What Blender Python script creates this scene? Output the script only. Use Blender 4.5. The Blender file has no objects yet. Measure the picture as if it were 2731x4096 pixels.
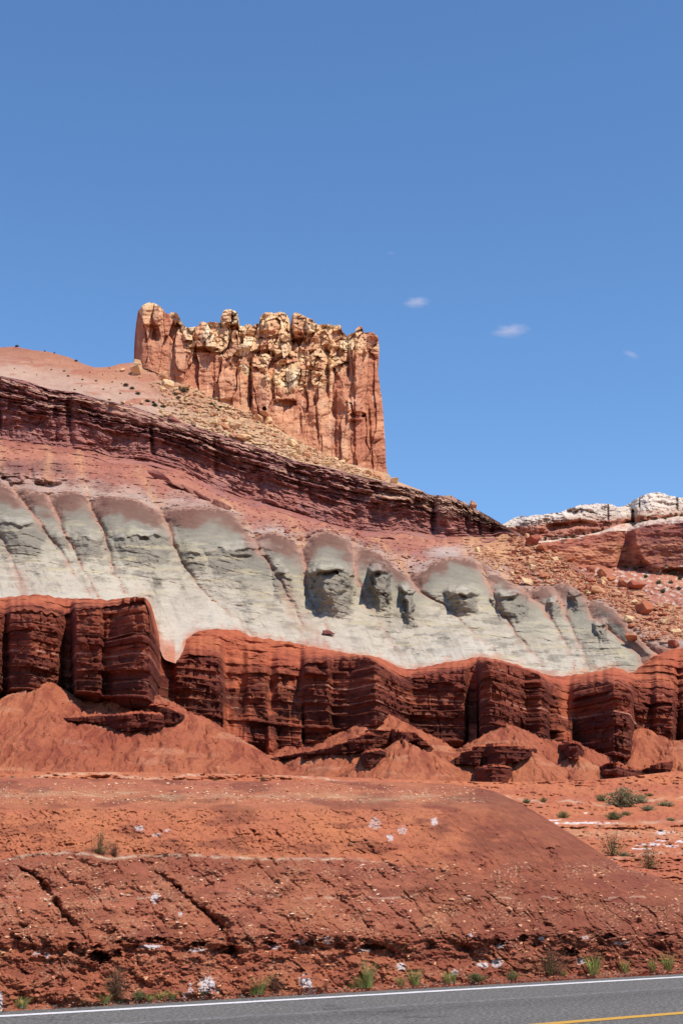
import bpy, bmesh, math, random
import numpy as np
from mathutils import Vector, noise as mnoise

random.seed(7)
RNG = np.random.default_rng(7)
scene = bpy.context.scene
COL = scene.collection
PI = math.pi

# ------------------------------------------------------------------ camera
F, CX, CY, HZ = 6000.0, 1365.5, 2048.0, 3560.0      # focal length, centre and horizon in photograph pixels
PITCH = math.atan((HZ - CY) / F)
CAMZ = 1.7
cam_d = bpy.data.cameras.new('camera')
cam = bpy.data.objects.new('camera', cam_d)
COL.objects.link(cam)
cam.location = (0, 0, CAMZ)
cam.rotation_euler = (PI / 2 + PITCH, 0, 0)
cam_d.sensor_fit = 'VERTICAL'
cam_d.sensor_height = 36.0
cam_d.sensor_width = 24.0
cam_d.lens = 36.0 * F / 4096.0
cam_d.clip_start = 0.1
cam_d.clip_end = 30000
scene.camera = cam

# ------------------------------------------------------------------ sky and sun
SUN_EL, SUN_AZ = math.radians(59), math.radians(133)     # azimuth clockwise from +Y
TOSUN = Vector((math.sin(SUN_AZ) * math.cos(SUN_EL), math.cos(SUN_AZ) * math.cos(SUN_EL), math.sin(SUN_EL)))
world = bpy.data.worlds.new('World')
scene.world = world
world.use_nodes = True
wn = world.node_tree
for n in list(wn.nodes):
    wn.nodes.remove(n)
w_out = wn.nodes.new('ShaderNodeOutputWorld')
w_bg = wn.nodes.new('ShaderNodeBackground')
w_sky = wn.nodes.new('ShaderNodeTexSky')
w_sky.sky_type = 'NISHITA'
w_sky.sun_disc = False
w_sky.sun_elevation = SUN_EL
w_sky.sun_rotation = SUN_AZ
w_sky.altitude = 1700
w_sky.air_density = 1.14
w_sky.dust_density = 0.0
w_sky.ozone_density = 5.0
w_bg.inputs['Strength'].default_value = 0.15
w_hs = wn.nodes.new('ShaderNodeHueSaturation')
w_hs.inputs['Saturation'].default_value = 1.1
wn.links.new(w_sky.outputs[0], w_hs.inputs['Color'])
wn.links.new(w_hs.outputs[0], w_bg.inputs[0])
wn.links.new(w_bg.outputs[0], w_out.inputs[0])
sun_d = bpy.data.lights.new('sun', 'SUN')
sun_d.energy = 4.3
sun_d.angle = math.radians(0.5)
sun_d.color = (1.0, 0.94, 0.84)
sun = bpy.data.objects.new('sun', sun_d)
COL.objects.link(sun)
sun.rotation_euler = TOSUN.to_track_quat('Z', 'Y').to_euler()
scene.view_settings.view_transform = 'Standard'
scene.view_settings.look = 'None'
scene.view_settings.exposure = 0.25
scene.view_settings.gamma = 1.0
scene.view_settings.use_curve_mapping = False
scene.render.engine = 'CYCLES'
scene.cycles.max_bounces = 6
scene.cycles.diffuse_bounces = 3
scene.cycles.volume_bounces = 1
scene.cycles.use_denoising = True

# ------------------------------------------------------------------ numbers: noise, curves, projection
f32 = np.float32


def _hash(ix, iy, s):
    with np.errstate(over='ignore'):
        h = ix.astype(np.uint32) * np.uint32(374761393) + iy.astype(np.uint32) * np.uint32(668265263) + np.uint32((s * 2246822519 + 97) & 0xffffffff)
        h = (h ^ (h >> np.uint32(13))) * np.uint32(1274126177)
        h ^= h >> np.uint32(16)
        h = h * np.uint32(2246822519)
        h ^= h >> np.uint32(15)
    return h


def hrand(ix, iy, s):
    return (_hash(ix, iy, s) & np.uint32(0xffffff)).astype(f32) / f32(0xffffff)


_GA = np.arange(16) * (2 * PI / 16)
_GX, _GY = np.cos(_GA).astype(f32), np.sin(_GA).astype(f32)


def noise2(x, y, s=0):
    x, y = np.broadcast_arrays(np.asarray(x, dtype=np.float64), np.asarray(y, dtype=np.float64))
    fx, fy = np.floor(x), np.floor(y)
    ix, iy = fx.astype(np.int64), fy.astype(np.int64)
    x = (x - fx).astype(f32)
    y = (y - fy).astype(f32)
    u = x * x * x * (x * (x * 6 - 15) + 10)
    v = y * y * y * (y * (y * 6 - 15) + 10)

    def g(a, b):
        k = (_hash(ix + a, iy + b, s) >> np.uint32(7)) & np.uint32(15)
        return _GX[k] * (x - a) + _GY[k] * (y - b)
    n0 = g(0, 0) * (1 - u) + g(1, 0) * u
    n1 = g(0, 1) * (1 - u) + g(1, 1) * u
    return (n0 * (1 - v) + n1 * v) * 1.5


def fbm(x, y, o=4, s=0, gain=0.5):
    t, a, f = 0.0, 1.0, 1.0
    for i in range(o):
        t = t + a * noise2(x * f + 13.7 * i, y * f - 7.3 * i, s + i * 31)
        a *= gain
        f *= 2.03
    return t


def ridged(x, y, o=3, s=0):
    t, a, f = 0.0, 1.0, 1.0
    for i in range(o):
        t = t + a * (1 - np.abs(noise2(x * f + 5.1 * i, y * f, s + i * 17)) * 1.6)
        a *= 0.5
        f *= 2.1
    return t


def worley(x, y, s=0, jit=0.9, sq=False):
    """F1, F2, three random numbers of the nearest cell, offset from its centre"""
    x, y = np.broadcast_arrays(np.asarray(x, dtype=np.float64), np.asarray(y, dtype=np.float64))
    ix, iy = np.floor(x).astype(np.int64), np.floor(y).astype(np.int64)
    f1 = np.full(x.shape, 9.0, f32)
    f2 = np.full(x.shape, 9.0, f32)
    cx, cy = ix.copy(), iy.copy()
    ddx, ddy = np.zeros(x.shape, f32), np.zeros(x.shape, f32)
    for a in (-1, 0, 1):
        for b in (-1, 0, 1):
            jx, jy = ix + a, iy + b
            px = jx + 0.5 + (hrand(jx, jy, s) - 0.5) * jit
            py = jy + 0.5 + (hrand(jx, jy, s + 501) - 0.5) * jit
            dx, dy = (x - px).astype(f32), (y - py).astype(f32)
            d = (dx ** 4 + dy ** 4) ** 0.25 if sq else np.sqrt(dx * dx + dy * dy)
            near = d < f1
            f2 = np.where(near, f1, np.minimum(f2, d))
            f1 = np.where(near, d, f1)
            cx, cy = np.where(near, jx, cx), np.where(near, jy, cy)
            ddx, ddy = np.where(near, dx, ddx), np.where(near, dy, ddy)
    return f1, f2, hrand(cx, cy, s + 11), hrand(cx, cy, s + 12), hrand(cx, cy, s + 13), ddx, ddy


def sstep(a, b, x):
    t = np.clip((x - a) / (b - a), 0, 1)
    return t * t * (3 - 2 * t)


def curve(pts, sm=0.0):
    """photograph x -> value through points, optionally smoothed"""
    p = np.array(pts, float)
    gx = np.arange(-2400, 4900, 4.0)
    gv = np.interp(gx, p[:, 0], p[:, 1])
    if sm > 0:
        k = np.arange(-int(3 * sm / 4) - 1, int(3 * sm / 4) + 2)
        w = np.exp(-0.5 * (k * 4 / sm) ** 2)
        w /= w.sum()
        h = len(k) // 2
        gv = np.convolve(np.pad(gv, h, mode='edge'), w, 'valid')
    return lambda x: np.interp(x, gx, gv)


SP, CP = math.sin(PITCH), math.cos(PITCH)


def T(py):
    """height over depth for a row of the photograph"""
    yc = (CY - py) / F
    return (SP + yc * CP) / (CP - yc * SP)


def unproj(px, py, Y):
    px, py, Y = np.broadcast_arrays(np.asarray(px, float), np.asarray(py, float), np.asarray(Y, float))
    yc = (CY - py) / F
    dy = CP - yc * SP
    return np.stack([(px - CX) / F * Y / dy, Y, CAMZ + (SP + yc * CP) / dy * Y], axis=-1)


def row_of(P):
    """photograph row of world points"""
    t = (P[..., 2] - CAMZ) / P[..., 1]
    yc = (t * CP - SP) / (CP + t * SP)
    return CY - yc * F


def ground_Y(py):
    return -CAMZ / T(py)


def go(s, Ya, pa, py):
    """depth at row py on a plane of slope s that leaves (Ya, row pa)"""
    za = T(pa) * Ya
    return (s * Ya - za) / np.maximum(s - T(py), 0.03)


COLS = np.concatenate([np.linspace(-6500, -2300, 40, endpoint=False), np.linspace(-2300, -760, 60, endpoint=False), np.linspace(-760, -24, 90, endpoint=False), np.arange(-24, 2756, 3.2), np.linspace(2756, 3500, 90, endpoint=False), np.linspace(3500, 4800, 50)])

# ------------------------------------------------------------------ objects


def tag(o, label=None, cat=None, group=None, kind=None):
    if label: o['label'] = label
    if cat: o['category'] = cat
    if group: o['group'] = group
    if kind: o['kind'] = kind
    return o


def link(name, me, m=None, parent=None):
    o = bpy.data.objects.new(name, me)
    COL.objects.link(o)
    if m is not None and me is not None and not me.materials:
        me.materials.append(m)
    if parent: o.parent = parent
    return o


def mesh_np(name, V, Fq, m, attrs=None, smooth=True, parent=None):
    V = np.ascontiguousarray(V, dtype=f32).reshape(-1, 3)
    Fq = np.ascontiguousarray(Fq, dtype=np.int32)
    k = Fq.shape[1]
    me = bpy.data.meshes.new(name)
    me.vertices.add(len(V))
    me.vertices.foreach_set('co', V.ravel())
    me.loops.add(Fq.size)
    me.loops.foreach_set('vertex_index', Fq.ravel())
    me.polygons.add(len(Fq))
    me.polygons.foreach_set('loop_start', np.arange(0, Fq.size, k, dtype=np.int32))
    me.polygons.foreach_set('loop_total', np.full(len(Fq), k, dtype=np.int32))
    me.polygons.foreach_set('use_smooth', np.full(len(Fq), bool(smooth)))
    me.update(calc_edges=True)
    me.validate()
    for a, v in (attrs or {}).items():
        at = me.attributes.new(a, 'FLOAT', 'POINT')
        at.data.foreach_set('value', np.ascontiguousarray(np.broadcast_to(v, V.shape[:1] if np.ndim(v) == 1 else np.shape(v)), dtype=f32).ravel())
    return link(name, me, m, parent)


def grid_faces(R, C):
    i = np.arange(R * C).reshape(R, C)
    return np.stack([i[:-1, :-1], i[:-1, 1:], i[1:, 1:], i[1:, :-1]], -1).reshape(-1, 4)


def sheet(name, P, m, attrs=None, smooth=True, parent=None):
    R, C = P.shape[:2]
    a = {k: np.broadcast_to(v, (R, C)) for k, v in (attrs or {}).items()}
    return mesh_np(name, P, grid_faces(R, C), m, a, smooth, parent)


# ------------------------------------------------------------------ materials
def lin(c):
    return tuple((v / 255 / 12.92) if v / 255 <= 0.04045 else ((v / 255 + 0.055) / 1.055) ** 2.4 for v in c)


def alb(c, k=0.80):
    """surface colour from a sunlit colour in the photograph"""
    c = lin(c)
    d = max(c[0] - c[1], 0)
    c = (c[0] * 1.04, c[1] + 0.045 * d, c[2] + 0.02 * d)
    return tuple(min(v * k, 0.85) for v in c) + (1,)


class NT:
    def __init__(s, name):
        s.m = bpy.data.materials.new(name)
        s.m.use_nodes = True
        s.t = s.m.node_tree
        s.b = s.t.nodes['Principled BSDF']
        s.b.inputs['Roughness'].default_value = 0.95
        s.b.inputs['Specular IOR Level'].default_value = 0.12
        tc = s.t.nodes.new('ShaderNodeTexCoord')
        s.co = tc.outputs['Object']

    def n(s, typ, ins=None, **kw):
        nd = s.t.nodes.new(typ)
        for k, v in kw.items(): setattr(nd, k, v)
        for k, v in (ins or {}).items():
            if isinstance(v, bpy.types.NodeSocket): s.t.links.new(v, nd.inputs[k])
            else: nd.inputs[k].default_value = v
        return nd

    def attr(s, a):
        return s.n('ShaderNodeAttribute', attribute_name=a).outputs['Fac']

    def math(s, op, a, b=0.0, c=None):
        i = {0: a, 1: b}
        if c is not None: i[2] = c
        return s.n('ShaderNodeMath', i, operation=op).outputs[0]

    def noise(s, scale, detail=4, rough=0.6, co=None, stretch=None):
        co = co or s.co
        if stretch: co = s.n('ShaderNodeMapping', {'Vector': co, 'Scale': stretch}).outputs[0]
        return s.n('ShaderNodeTexNoise', {'Vector': co, 'Scale': scale, 'Detail': detail, 'Roughness': rough}).outputs[0]

    def ramp(s, fac, stops, interp='LINEAR'):
        r = s.n('ShaderNodeValToRGB', {0: fac})
        r.color_ramp.interpolation = interp
        e = r.color_ramp.elements
        while len(e) < len(stops): e.new(0.5)
        for el, (p, c) in zip(e, stops):
            el.position = p
            el.color = c if len(c) == 4 else tuple(c) + (1,)
        return r.outputs[0]

    def mapr(s, v, a, b, c, d):
        return s.n('ShaderNodeMapRange', {0: v, 1: a, 2: b, 3: c, 4: d}).outputs[0]

    def mix(s, fac, a, b, mode='MIX'):
        nd = s.n('ShaderNodeMix', {0: fac, 6: a, 7: b}, data_type='RGBA', blend_type=mode)
        return nd.outputs[2]

    def vary(s, col, v, lo, hi, hue=0.0):
        """value (and a little hue) varied by v in 0..1"""
        ins = {'Color': col, 'Value': s.mapr(v, 0.25, 0.75, lo, hi)}
        if hue: ins['Hue'] = s.mapr(v, 0.25, 0.75, 0.5 - hue, 0.5 + hue)
        return s.n('ShaderNodeHueSaturation', ins).outputs[0]

    def bump(s, h, dist, strength=1.0):
        bp = s.n('ShaderNodeBump', {'Height': h, 'Distance': dist, 'Strength': strength})
        if s.b.inputs['Normal'].links: s.t.links.new(s.b.inputs['Normal'].links[0].from_socket, bp.inputs['Normal'])
        s.t.links.new(bp.outputs[0], s.b.inputs['Normal'])

    def done(s, col):
        s.t.links.new(col, s.b.inputs['Base Color'])
        return s.m


def rock_mat(name, stops, masks=(), big=0.15, fine=2.0, fine_rng=(0.82, 1.18), big_rng=(0.85, 1.15), bump=((2.0, 0.1),), stretch=None, hue=0.006):
    """ramp over the attribute strat, then a colour per mask attribute, then two scales of variation and bumps"""
    t = NT(name)
    c = t.ramp(t.attr('strat'), stops)
    for a, colour in masks:
        nz = t.noise(fine * 0.7, 3)
        fac = t.n('ShaderNodeMath', {0: t.attr(a), 1: t.mapr(nz, 0.35, 0.65, -0.18, 0.18)}, operation='ADD', use_clamp=True).outputs[0]
        c = t.mix(t.math('MULTIPLY', fac, t.math('GREATER_THAN', t.attr(a), 0.001)), c, colour)
    c = t.vary(c, t.noise(big, 4), *big_rng, hue=hue)
    c = t.vary(c, t.noise(fine, 6, 0.7, stretch=stretch), *fine_rng)
    for sc, d in bump:
        t.bump(t.noise(sc, 5, 0.65, stretch=stretch), d)
    return t.done(c)


M = {}
M['bank'] = rock_mat('red_bank_earth',
    [(0.0, alb((173, 99, 71))), (0.22, alb((170, 96, 69))), (0.30, alb((152, 81, 60))), (0.36, alb((172, 101, 76))), (0.52, alb((173, 103, 78))), (0.60, alb((156, 88, 67))), (0.645, alb((159, 90, 69))), (0.66, alb((188, 110, 77))), (0.8, alb((193, 113, 79))), (0.92, alb((190, 114, 82))), (1.0, alb((184, 108, 80)))],
    (('brown', alb((138, 76, 58))), ('gravel', alb((204, 163, 127))), ('pale', alb((204, 172, 145))), ('salt', alb((211, 196, 191), 0.85))),
    big=0.6, fine=5.0, fine_rng=(0.74, 1.24), big_rng=(0.9, 1.1), bump=((6.0, 0.05), (25.0, 0.03)))
M['wash'] = rock_mat('red_wash_earth', [(0.0, alb((194, 116, 82))), (0.5, alb((190, 108, 76))), (1.0, alb((192, 112, 82)))],
    (('gravel', alb((205, 158, 122))), ('pale', alb((213, 169, 139))), ('salt', alb((228, 220, 215), 0.85))),
    big=0.15, fine=2.5, bump=((3.0, 0.12),))
M['talus'] = rock_mat('red_talus_earth', [(0.0, alb((186, 107, 77))), (0.5, alb((188, 107, 77))), (1.0, alb((180, 97, 69)))],
    (('streak', alb((162, 85, 64))), ('pale', alb((200, 130, 99)))), big=0.12, fine=1.6, fine_rng=(0.78, 1.18), bump=((2.5, 0.2), (9.0, 0.1)))
M['redcliff'] = rock_mat('red_bedded_mudstone', [(0.0, alb((112, 53, 40))), (0.3, alb((84, 41, 34))), (0.5, alb((136, 66, 49))), (0.7, alb((94, 44, 37))), (1.0, alb((178, 95, 67)))],
    (('pale', alb((208, 154, 130))), ('earth', alb((184, 96, 68)))), big=0.2, fine=2.0, fine_rng=(0.75, 1.2), bump=((1.2, 0.14), (5.0, 0.08)), stretch=(0.35, 0.35, 1.6))
M['grey'] = rock_mat('grey_green_claystone',
    [(0.0, alb((126, 88, 76))), (0.12, alb((134, 102, 88))), (0.17, alb((148, 140, 124))), (0.27, alb((162, 155, 136))), (0.42, alb((184, 174, 152))), (0.6, alb((202, 190, 168))), (1.0, alb((212, 201, 182)))],
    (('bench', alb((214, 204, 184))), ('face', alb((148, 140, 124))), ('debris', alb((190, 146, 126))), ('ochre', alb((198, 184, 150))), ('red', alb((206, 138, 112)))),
    big=0.12, fine=0.8, fine_rng=(0.84, 1.12), big_rng=(0.84, 1.08), bump=((1.2, 0.3), (5.0, 0.12)), stretch=(0.6, 0.6, 1.8), hue=0.004)
M['pink'] = rock_mat('pink_claystone',
    [(0.0, alb((182, 153, 138))), (0.25, alb((192, 149, 132))), (0.45, alb((177, 115, 99))), (0.7, alb((192, 125, 104))), (1.0, alb((164, 99, 86)))],
    (('purple', alb((140, 99, 91))), ('debris', alb((210, 154, 115))), ('white', alb((201, 177, 164)))), big=0.1, fine=1.0, bump=((1.5, 0.2), (6.0, 0.08)))
M['maroon'] = rock_mat('maroon_bedded_sandstone', [(0.0, alb((172, 114, 104))), (0.3, alb((142, 95, 90))), (0.55, alb((178, 122, 112))), (0.8, alb((154, 106, 100))), (1.0, alb((188, 138, 122)))],
    (('tan', alb((208, 168, 140))), ('earth', alb((172, 106, 94)))), big=0.1, fine=1.0, fine_rng=(0.75, 1.2), bump=((0.8, 0.2), (4.0, 0.1)), stretch=(0.4, 0.4, 1.6))
M['upper'] = rock_mat('pale_red_slope_earth', [(0.0, alb((193, 160, 141))), (0.4, alb((192, 154, 134))), (0.7, alb((184, 130, 106))), (1.0, alb((182, 123, 97)))],
    (('red', alb((179, 115, 95))), ('rubble', alb((208, 173, 132)))), big=0.06, fine=0.8, fine_rng=(0.86, 1.12), bump=((1.0, 0.25), (5.0, 0.1)))
M['butte'] = rock_mat('orange_and_cream_sandstone', [(0.0, alb((188, 120, 92))), (0.3, alb((208, 146, 112))), (0.55, alb((222, 174, 134))), (0.8, alb((234, 198, 152))), (1.0, alb((238, 216, 180)))],
    (('stain', alb((236, 214, 192))), ('varnish', alb((150, 84, 66)))), big=0.15, fine=0.8, fine_rng=(0.84, 1.14), bump=((0.7, 0.2), (3.0, 0.1)), stretch=(1.0, 1.0, 0.6))
M['mesa'] = rock_mat('pale_and_red_mesa_sandstone',
    [(0.0, alb((190, 130, 108))), (0.18, alb((178, 110, 88))), (0.24, alb((186, 116, 90))), (0.34, alb((204, 140, 106))), (0.44, alb((166, 98, 82))), (0.50, alb((190, 116, 92))), (0.53, alb((214, 192, 172))), (0.60, alb((176, 112, 94))), (0.74, alb((182, 120, 100))), (0.82, alb((196, 168, 148))), (0.88, alb((212, 196, 180))), (1.0, alb((222, 210, 196)))],
    (('varnish', alb((118, 68, 66))), ('pale', alb((218, 204, 186)))), big=0.012, fine=0.08, bump=((0.06, 3.0), (0.25, 1.0)), stretch=(0.5, 0.5, 1.6))
M['ground'] = rock_mat('red_plain_earth', [(0, alb((190, 106, 76))), (1, alb((190, 106, 76)))], (), big=0.05, fine=1.0)


def stone_mat(name, c, rng=(0.8, 1.2), scale=1.2):
    t = NT(name)
    oi = t.n('ShaderNodeObjectInfo').outputs['Random']
    col = t.n('ShaderNodeHueSaturation', {'Color': alb(c), 'Value': t.mapr(oi, 0, 1, 0.85, 1.15), 'Hue': t.mapr(oi, 0, 1, 0.49, 0.51)}).outputs[0]
    col = t.vary(col, t.noise(scale, 5), *rng)
    t.bump(t.noise(scale * 2, 5, 0.65), 0.12 / scale)
    return t.done(col)


M['st_cream'] = stone_mat('cream_sandstone', (226, 190, 146))
M['st_orange'] = stone_mat('orange_sandstone', (208, 152, 114))
M['st_red'] = stone_mat('rust_red_sandstone', (180, 106, 78))
M['st_fan'] = stone_mat('red_fan_stone', (176, 96, 70))
M['st_maroon'] = stone_mat('maroon_stone', (154, 100, 88))
M['st_flake'] = stone_mat('tan_flakestone', (212, 150, 116), scale=8)
M['st_flake_red'] = stone_mat('red_flakestone', (178, 98, 74), scale=8)
M['st_flake_pale'] = stone_mat('pale_flakestone', (230, 196, 166), scale=8)
M['st_grit'] = stone_mat('grey_road_grit', (120, 112, 104), scale=8)
M['st_gypsum'] = stone_mat('white_gypsum', (240, 226, 220), scale=8)


def leaf_mat(name, c, k=0.55):
    t = NT(name)
    oi = t.n('ShaderNodeObjectInfo').outputs['Random']
    col = t.n('ShaderNodeHueSaturation', {'Color': alb(c, k), 'Value': t.mapr(oi, 0, 1, 0.8, 1.2)}).outputs[0]
    col = t.vary(col, t.noise(30, 2), 0.75, 1.25, hue=0.015)
    t.b.inputs['Roughness'].default_value = 0.7
    return t.done(col)


M['lf_sage'] = leaf_mat('sage_leaf', (160, 160, 120), 0.75)
M['lf_olive'] = leaf_mat('olive_leaf', (130, 132, 84), 0.75)
M['lf_grass'] = leaf_mat('green_grass_blade', (138, 156, 80), 0.8)
M['lf_dry'] = leaf_mat('dry_grass_blade', (206, 180, 128), 0.7)
M['lf_dark'] = leaf_mat('juniper_leaf', (112, 114, 84), 0.7)
M['twig'] = leaf_mat('dry_twig', (140, 96, 76))

# ------------------------------------------------------------------ contours of the strata in the photograph
C_back = [(-760, 2400), (0, 2392), (150, 2376), (270, 2395), (350, 2392), (430, 2400), (560, 2385), (600, 2400), (625, 2490), (650, 2590), (715, 2612), (740, 2560), (790, 2525), (850, 2515), (950, 2520), (1010, 2548), (1050, 2552), (1180, 2572), (1300, 2596), (1420, 2618), (1490, 2622), (1540, 2640), (1600, 2672), (1660, 2676), (1750, 2655), (1850, 2640), (1920, 2625), (2000, 2640), (2100, 2670), (2160, 2690), (2210, 2706), (2300, 2700), (2400, 2682), (2450, 2668), (2520, 2690), (2570, 2660), (2610, 2625), (2680, 2598), (2731, 2590), (3400, 2560)]
C_rim = [(-760, 2470), (0, 2470), (60, 2445), (120, 2440), (250, 2465), (300, 2440), (450, 2425), (540, 2405), (585, 2410), (605, 2470), (625, 2570), (680, 2670), (705, 2655), (760, 2642), (880, 2652), (905, 2790), (960, 2770), (1000, 2740), (1100, 2740), (1200, 2700), (1230, 2656), (1320, 2640), (1480, 2632), (1510, 2660), (1600, 2725), (1700, 2700), (1860, 2680), (1900, 2660), (1940, 2645), (2000, 2652), (2090, 2670), (2150, 2695), (2190, 2740), (2260, 2770), (2330, 2745), (2420, 2725), (2500, 2745), (2540, 2775), (2620, 2775), (2690, 2800), (2731, 2800), (3400, 2790)]
C_spur = [(-760, 1900), (0, 1932), (70, 1964), (96, 1954), (160, 1970), (223, 1982), (280, 1964), (350, 1976), (383, 1996), (408, 1983), (542, 1996), (638, 2053), (670, 2037), (765, 2027), (893, 2034), (944, 2060), (1005, 2160), (1061, 2132), (1110, 2132), (1188, 2171), (1215, 2176), (1244, 2150), (1300, 2122), (1356, 2143), (1482, 2199), (1545, 2234), (1600, 2285), (1672, 2297), (1728, 2248), (1805, 2227), (1910, 2241), (1966, 2283), (2026, 2310), (2079, 2357), (2132, 2357), (2204, 2340), (2263, 2336), (2322, 2369), (2346, 2402), (2394, 2399), (2453, 2434), (2512, 2500), (2560, 2560), (2640, 2590), (2731, 2590), (3400, 2560)]
C_mbot = [(-760, 1690), (0, 1758), (160, 1777), (255, 1790), (383, 1809), (446, 1835), (606, 1841), (733, 1879), (861, 1956), (1000, 2005), (1061, 2010), (1250, 2073), (1405, 2122), (1552, 2132), (1600, 2108), (1763, 2150), (1847, 2143), (1950, 2150), (2010, 2130), (2060, 2140), (2100, 2152)]
C_mtop = [(-760, 1440), (0, 1505), (100, 1525), (200, 1560), (300, 1570), (400, 1600), (520, 1625), (650, 1670), (720, 1690), (820, 1720), (950, 1765), (1060, 1800), (1180, 1845), (1300, 1870), (1400, 1895), (1500, 1920), (1600, 1943), (1690, 1968), (1700, 1975), (1760, 1985), (1800, 1980), (1870, 2020), (1890, 2030), (1950, 2062), (2000, 2092), (2030, 2112), (2100, 2150)]
RIDGE = [(2100, 2150), (2180, 2192), (2300, 2262), (2400, 2310), (2500, 2352), (2570, 2364), (2600, 2400), (2731, 2430), (3400, 2520)]
C_sky = [(-760, 1400), (-200, 1395), (0, 1390), (60, 1386), (130, 1400), (200, 1408), (280, 1430), (340, 1458), (380, 1470), (440, 1468), (480, 1455), (540, 1450), (600, 1440), (1550, 1880), (1560, 1908), (1600, 1930), (1680, 1960)] + C_mtop[18:]
C_cbase = [(500, 1448), (535, 1450), (600, 1465), (700, 1510), (800, 1560), (880, 1600), (960, 1624), (1100, 1700), (1200, 1764), (1330, 1830), (1450, 1884), (1555, 1912), (1600, 1930)]
c_mbot, c_mtop = curve(C_mbot + RIDGE, 8), curve(C_mtop + RIDGE, 5)
c_spur, c_back, c_rim = curve(C_spur, 8), curve(C_back, 9), curve(C_rim, 7)
c_sky, c_cbase = curve(C_sky + RIDGE, 4), curve(C_cbase, 6)
s_mbot, s_mtop = curve(C_mbot + RIDGE, 70), curve(C_mtop + RIDGE, 70)
s_spur, s_back = curve(C_spur, 160), curve(C_back, 160)

# plan of the red cliff: depth along x, near is small
C_face = [(-760, 119), (0, 120.5), (22, 123.0), (45, 120.5), (120, 119.2), (232, 120.2), (262, 123.5), (286, 123.0), (304, 118.8), (400, 118.2), (415, 119.2), (470, 118.0), (530, 116.6), (575, 116.0), (602, 116.6), (620, 119), (640, 124), (690, 125), (705, 122.4), (760, 121.2), (878, 121.8), (900, 125), (940, 127), (972, 126), (990, 123.3), (1060, 122.6), (1082, 124.4), (1112, 122.8), (1205, 123.4), (1222, 121.2), (1312, 120.4), (1330, 122.0), (1400, 120.6), (1498, 117.6), (1522, 118), (1600, 120.8), (1650, 122.4), (1700, 121.8), (1860, 120.4), (1874, 125), (1906, 124.6), (1922, 119), (1962, 117.8), (2010, 118.4), (2100, 120.6), (2160, 119.6), (2185, 120.2), (2200, 122.6), (2270, 124.2), (2292, 123), (2425, 118.6), (2452, 117.4), (2520, 118), (2536, 121.6), (2600, 122.4), (2626, 120.6), (2690, 120.2), (2706, 122.8), (2745, 120.4), (3400, 120)]
C_face = [(x_, min(120.4 + (y_ - 120.4) * (1.55 if y_ < 121.5 else 1.1), 124.6)) for x_, y_ in C_face]
c_face = curve(C_face, 3)

colY_rim = c_face(COLS)
Y0 = curve([(-760, 131), (2400, 131), (2731, 132.5), (3400, 134)], 80)(COLS)
Y1 = curve([(-760, 160), (2100, 159), (2350, 151), (2550, 137), (2731, 133.6), (3400, 135)], 60)(COLS)
Y2 = curve([(-760, 183), (1300, 182), (2000, 178), (2200, 169), (2400, 162), (2600, 153), (2731, 149), (3400, 146)], 60)(COLS)
Y3 = Y2 + curve([(-760, 4.2), (1800, 4), (2050, 0.4), (3400, 0.05)], 30)(COLS)
YC = curve([(-760, 197), (500, 197), (1556, 201), (3400, 203)], 60)(COLS)
Y_back = Y0 - 2.0
bS, bB, bT, bK = s_spur(COLS), s_mbot(COLS), s_mtop(COLS), s_back(COLS)
bB = np.minimum(bB, bS - 4)
bT = np.minimum(bT, bB - 1.5)
bC = np.minimum(curve(C_cbase, 60)(COLS), bT - 12)


def _sl(ya, pa, yb, pb, lo, hi):
    return np.clip((T(pb) * yb - T(pa) * ya) / np.maximum(yb - ya, 0.05), lo, hi)


S1, S2, S3, S4 = _sl(Y0, bK, Y1, bS, .35, 2.0), _sl(Y1, bS, Y2, bB, .3, 2.0), _sl(Y2, bB, Y3, bT, .4, 9.0), _sl(Y3, bT, YC, bC, .38, 1.2)


def hill_depth(PY):
    """depth of the undisturbed hillside for a grid of rows (rows x columns COLS)"""
    Y = go(S1, Y0, bK, PY)
    Y = np.where(PY < bS, go(S2, Y1, bS, PY), Y)
    Y = np.where(PY < bB, go(S3, Y2, bB, PY), Y)
    Y = np.where(PY < bT, go(S4, Y3, bT, PY), Y)
    return Y


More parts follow.
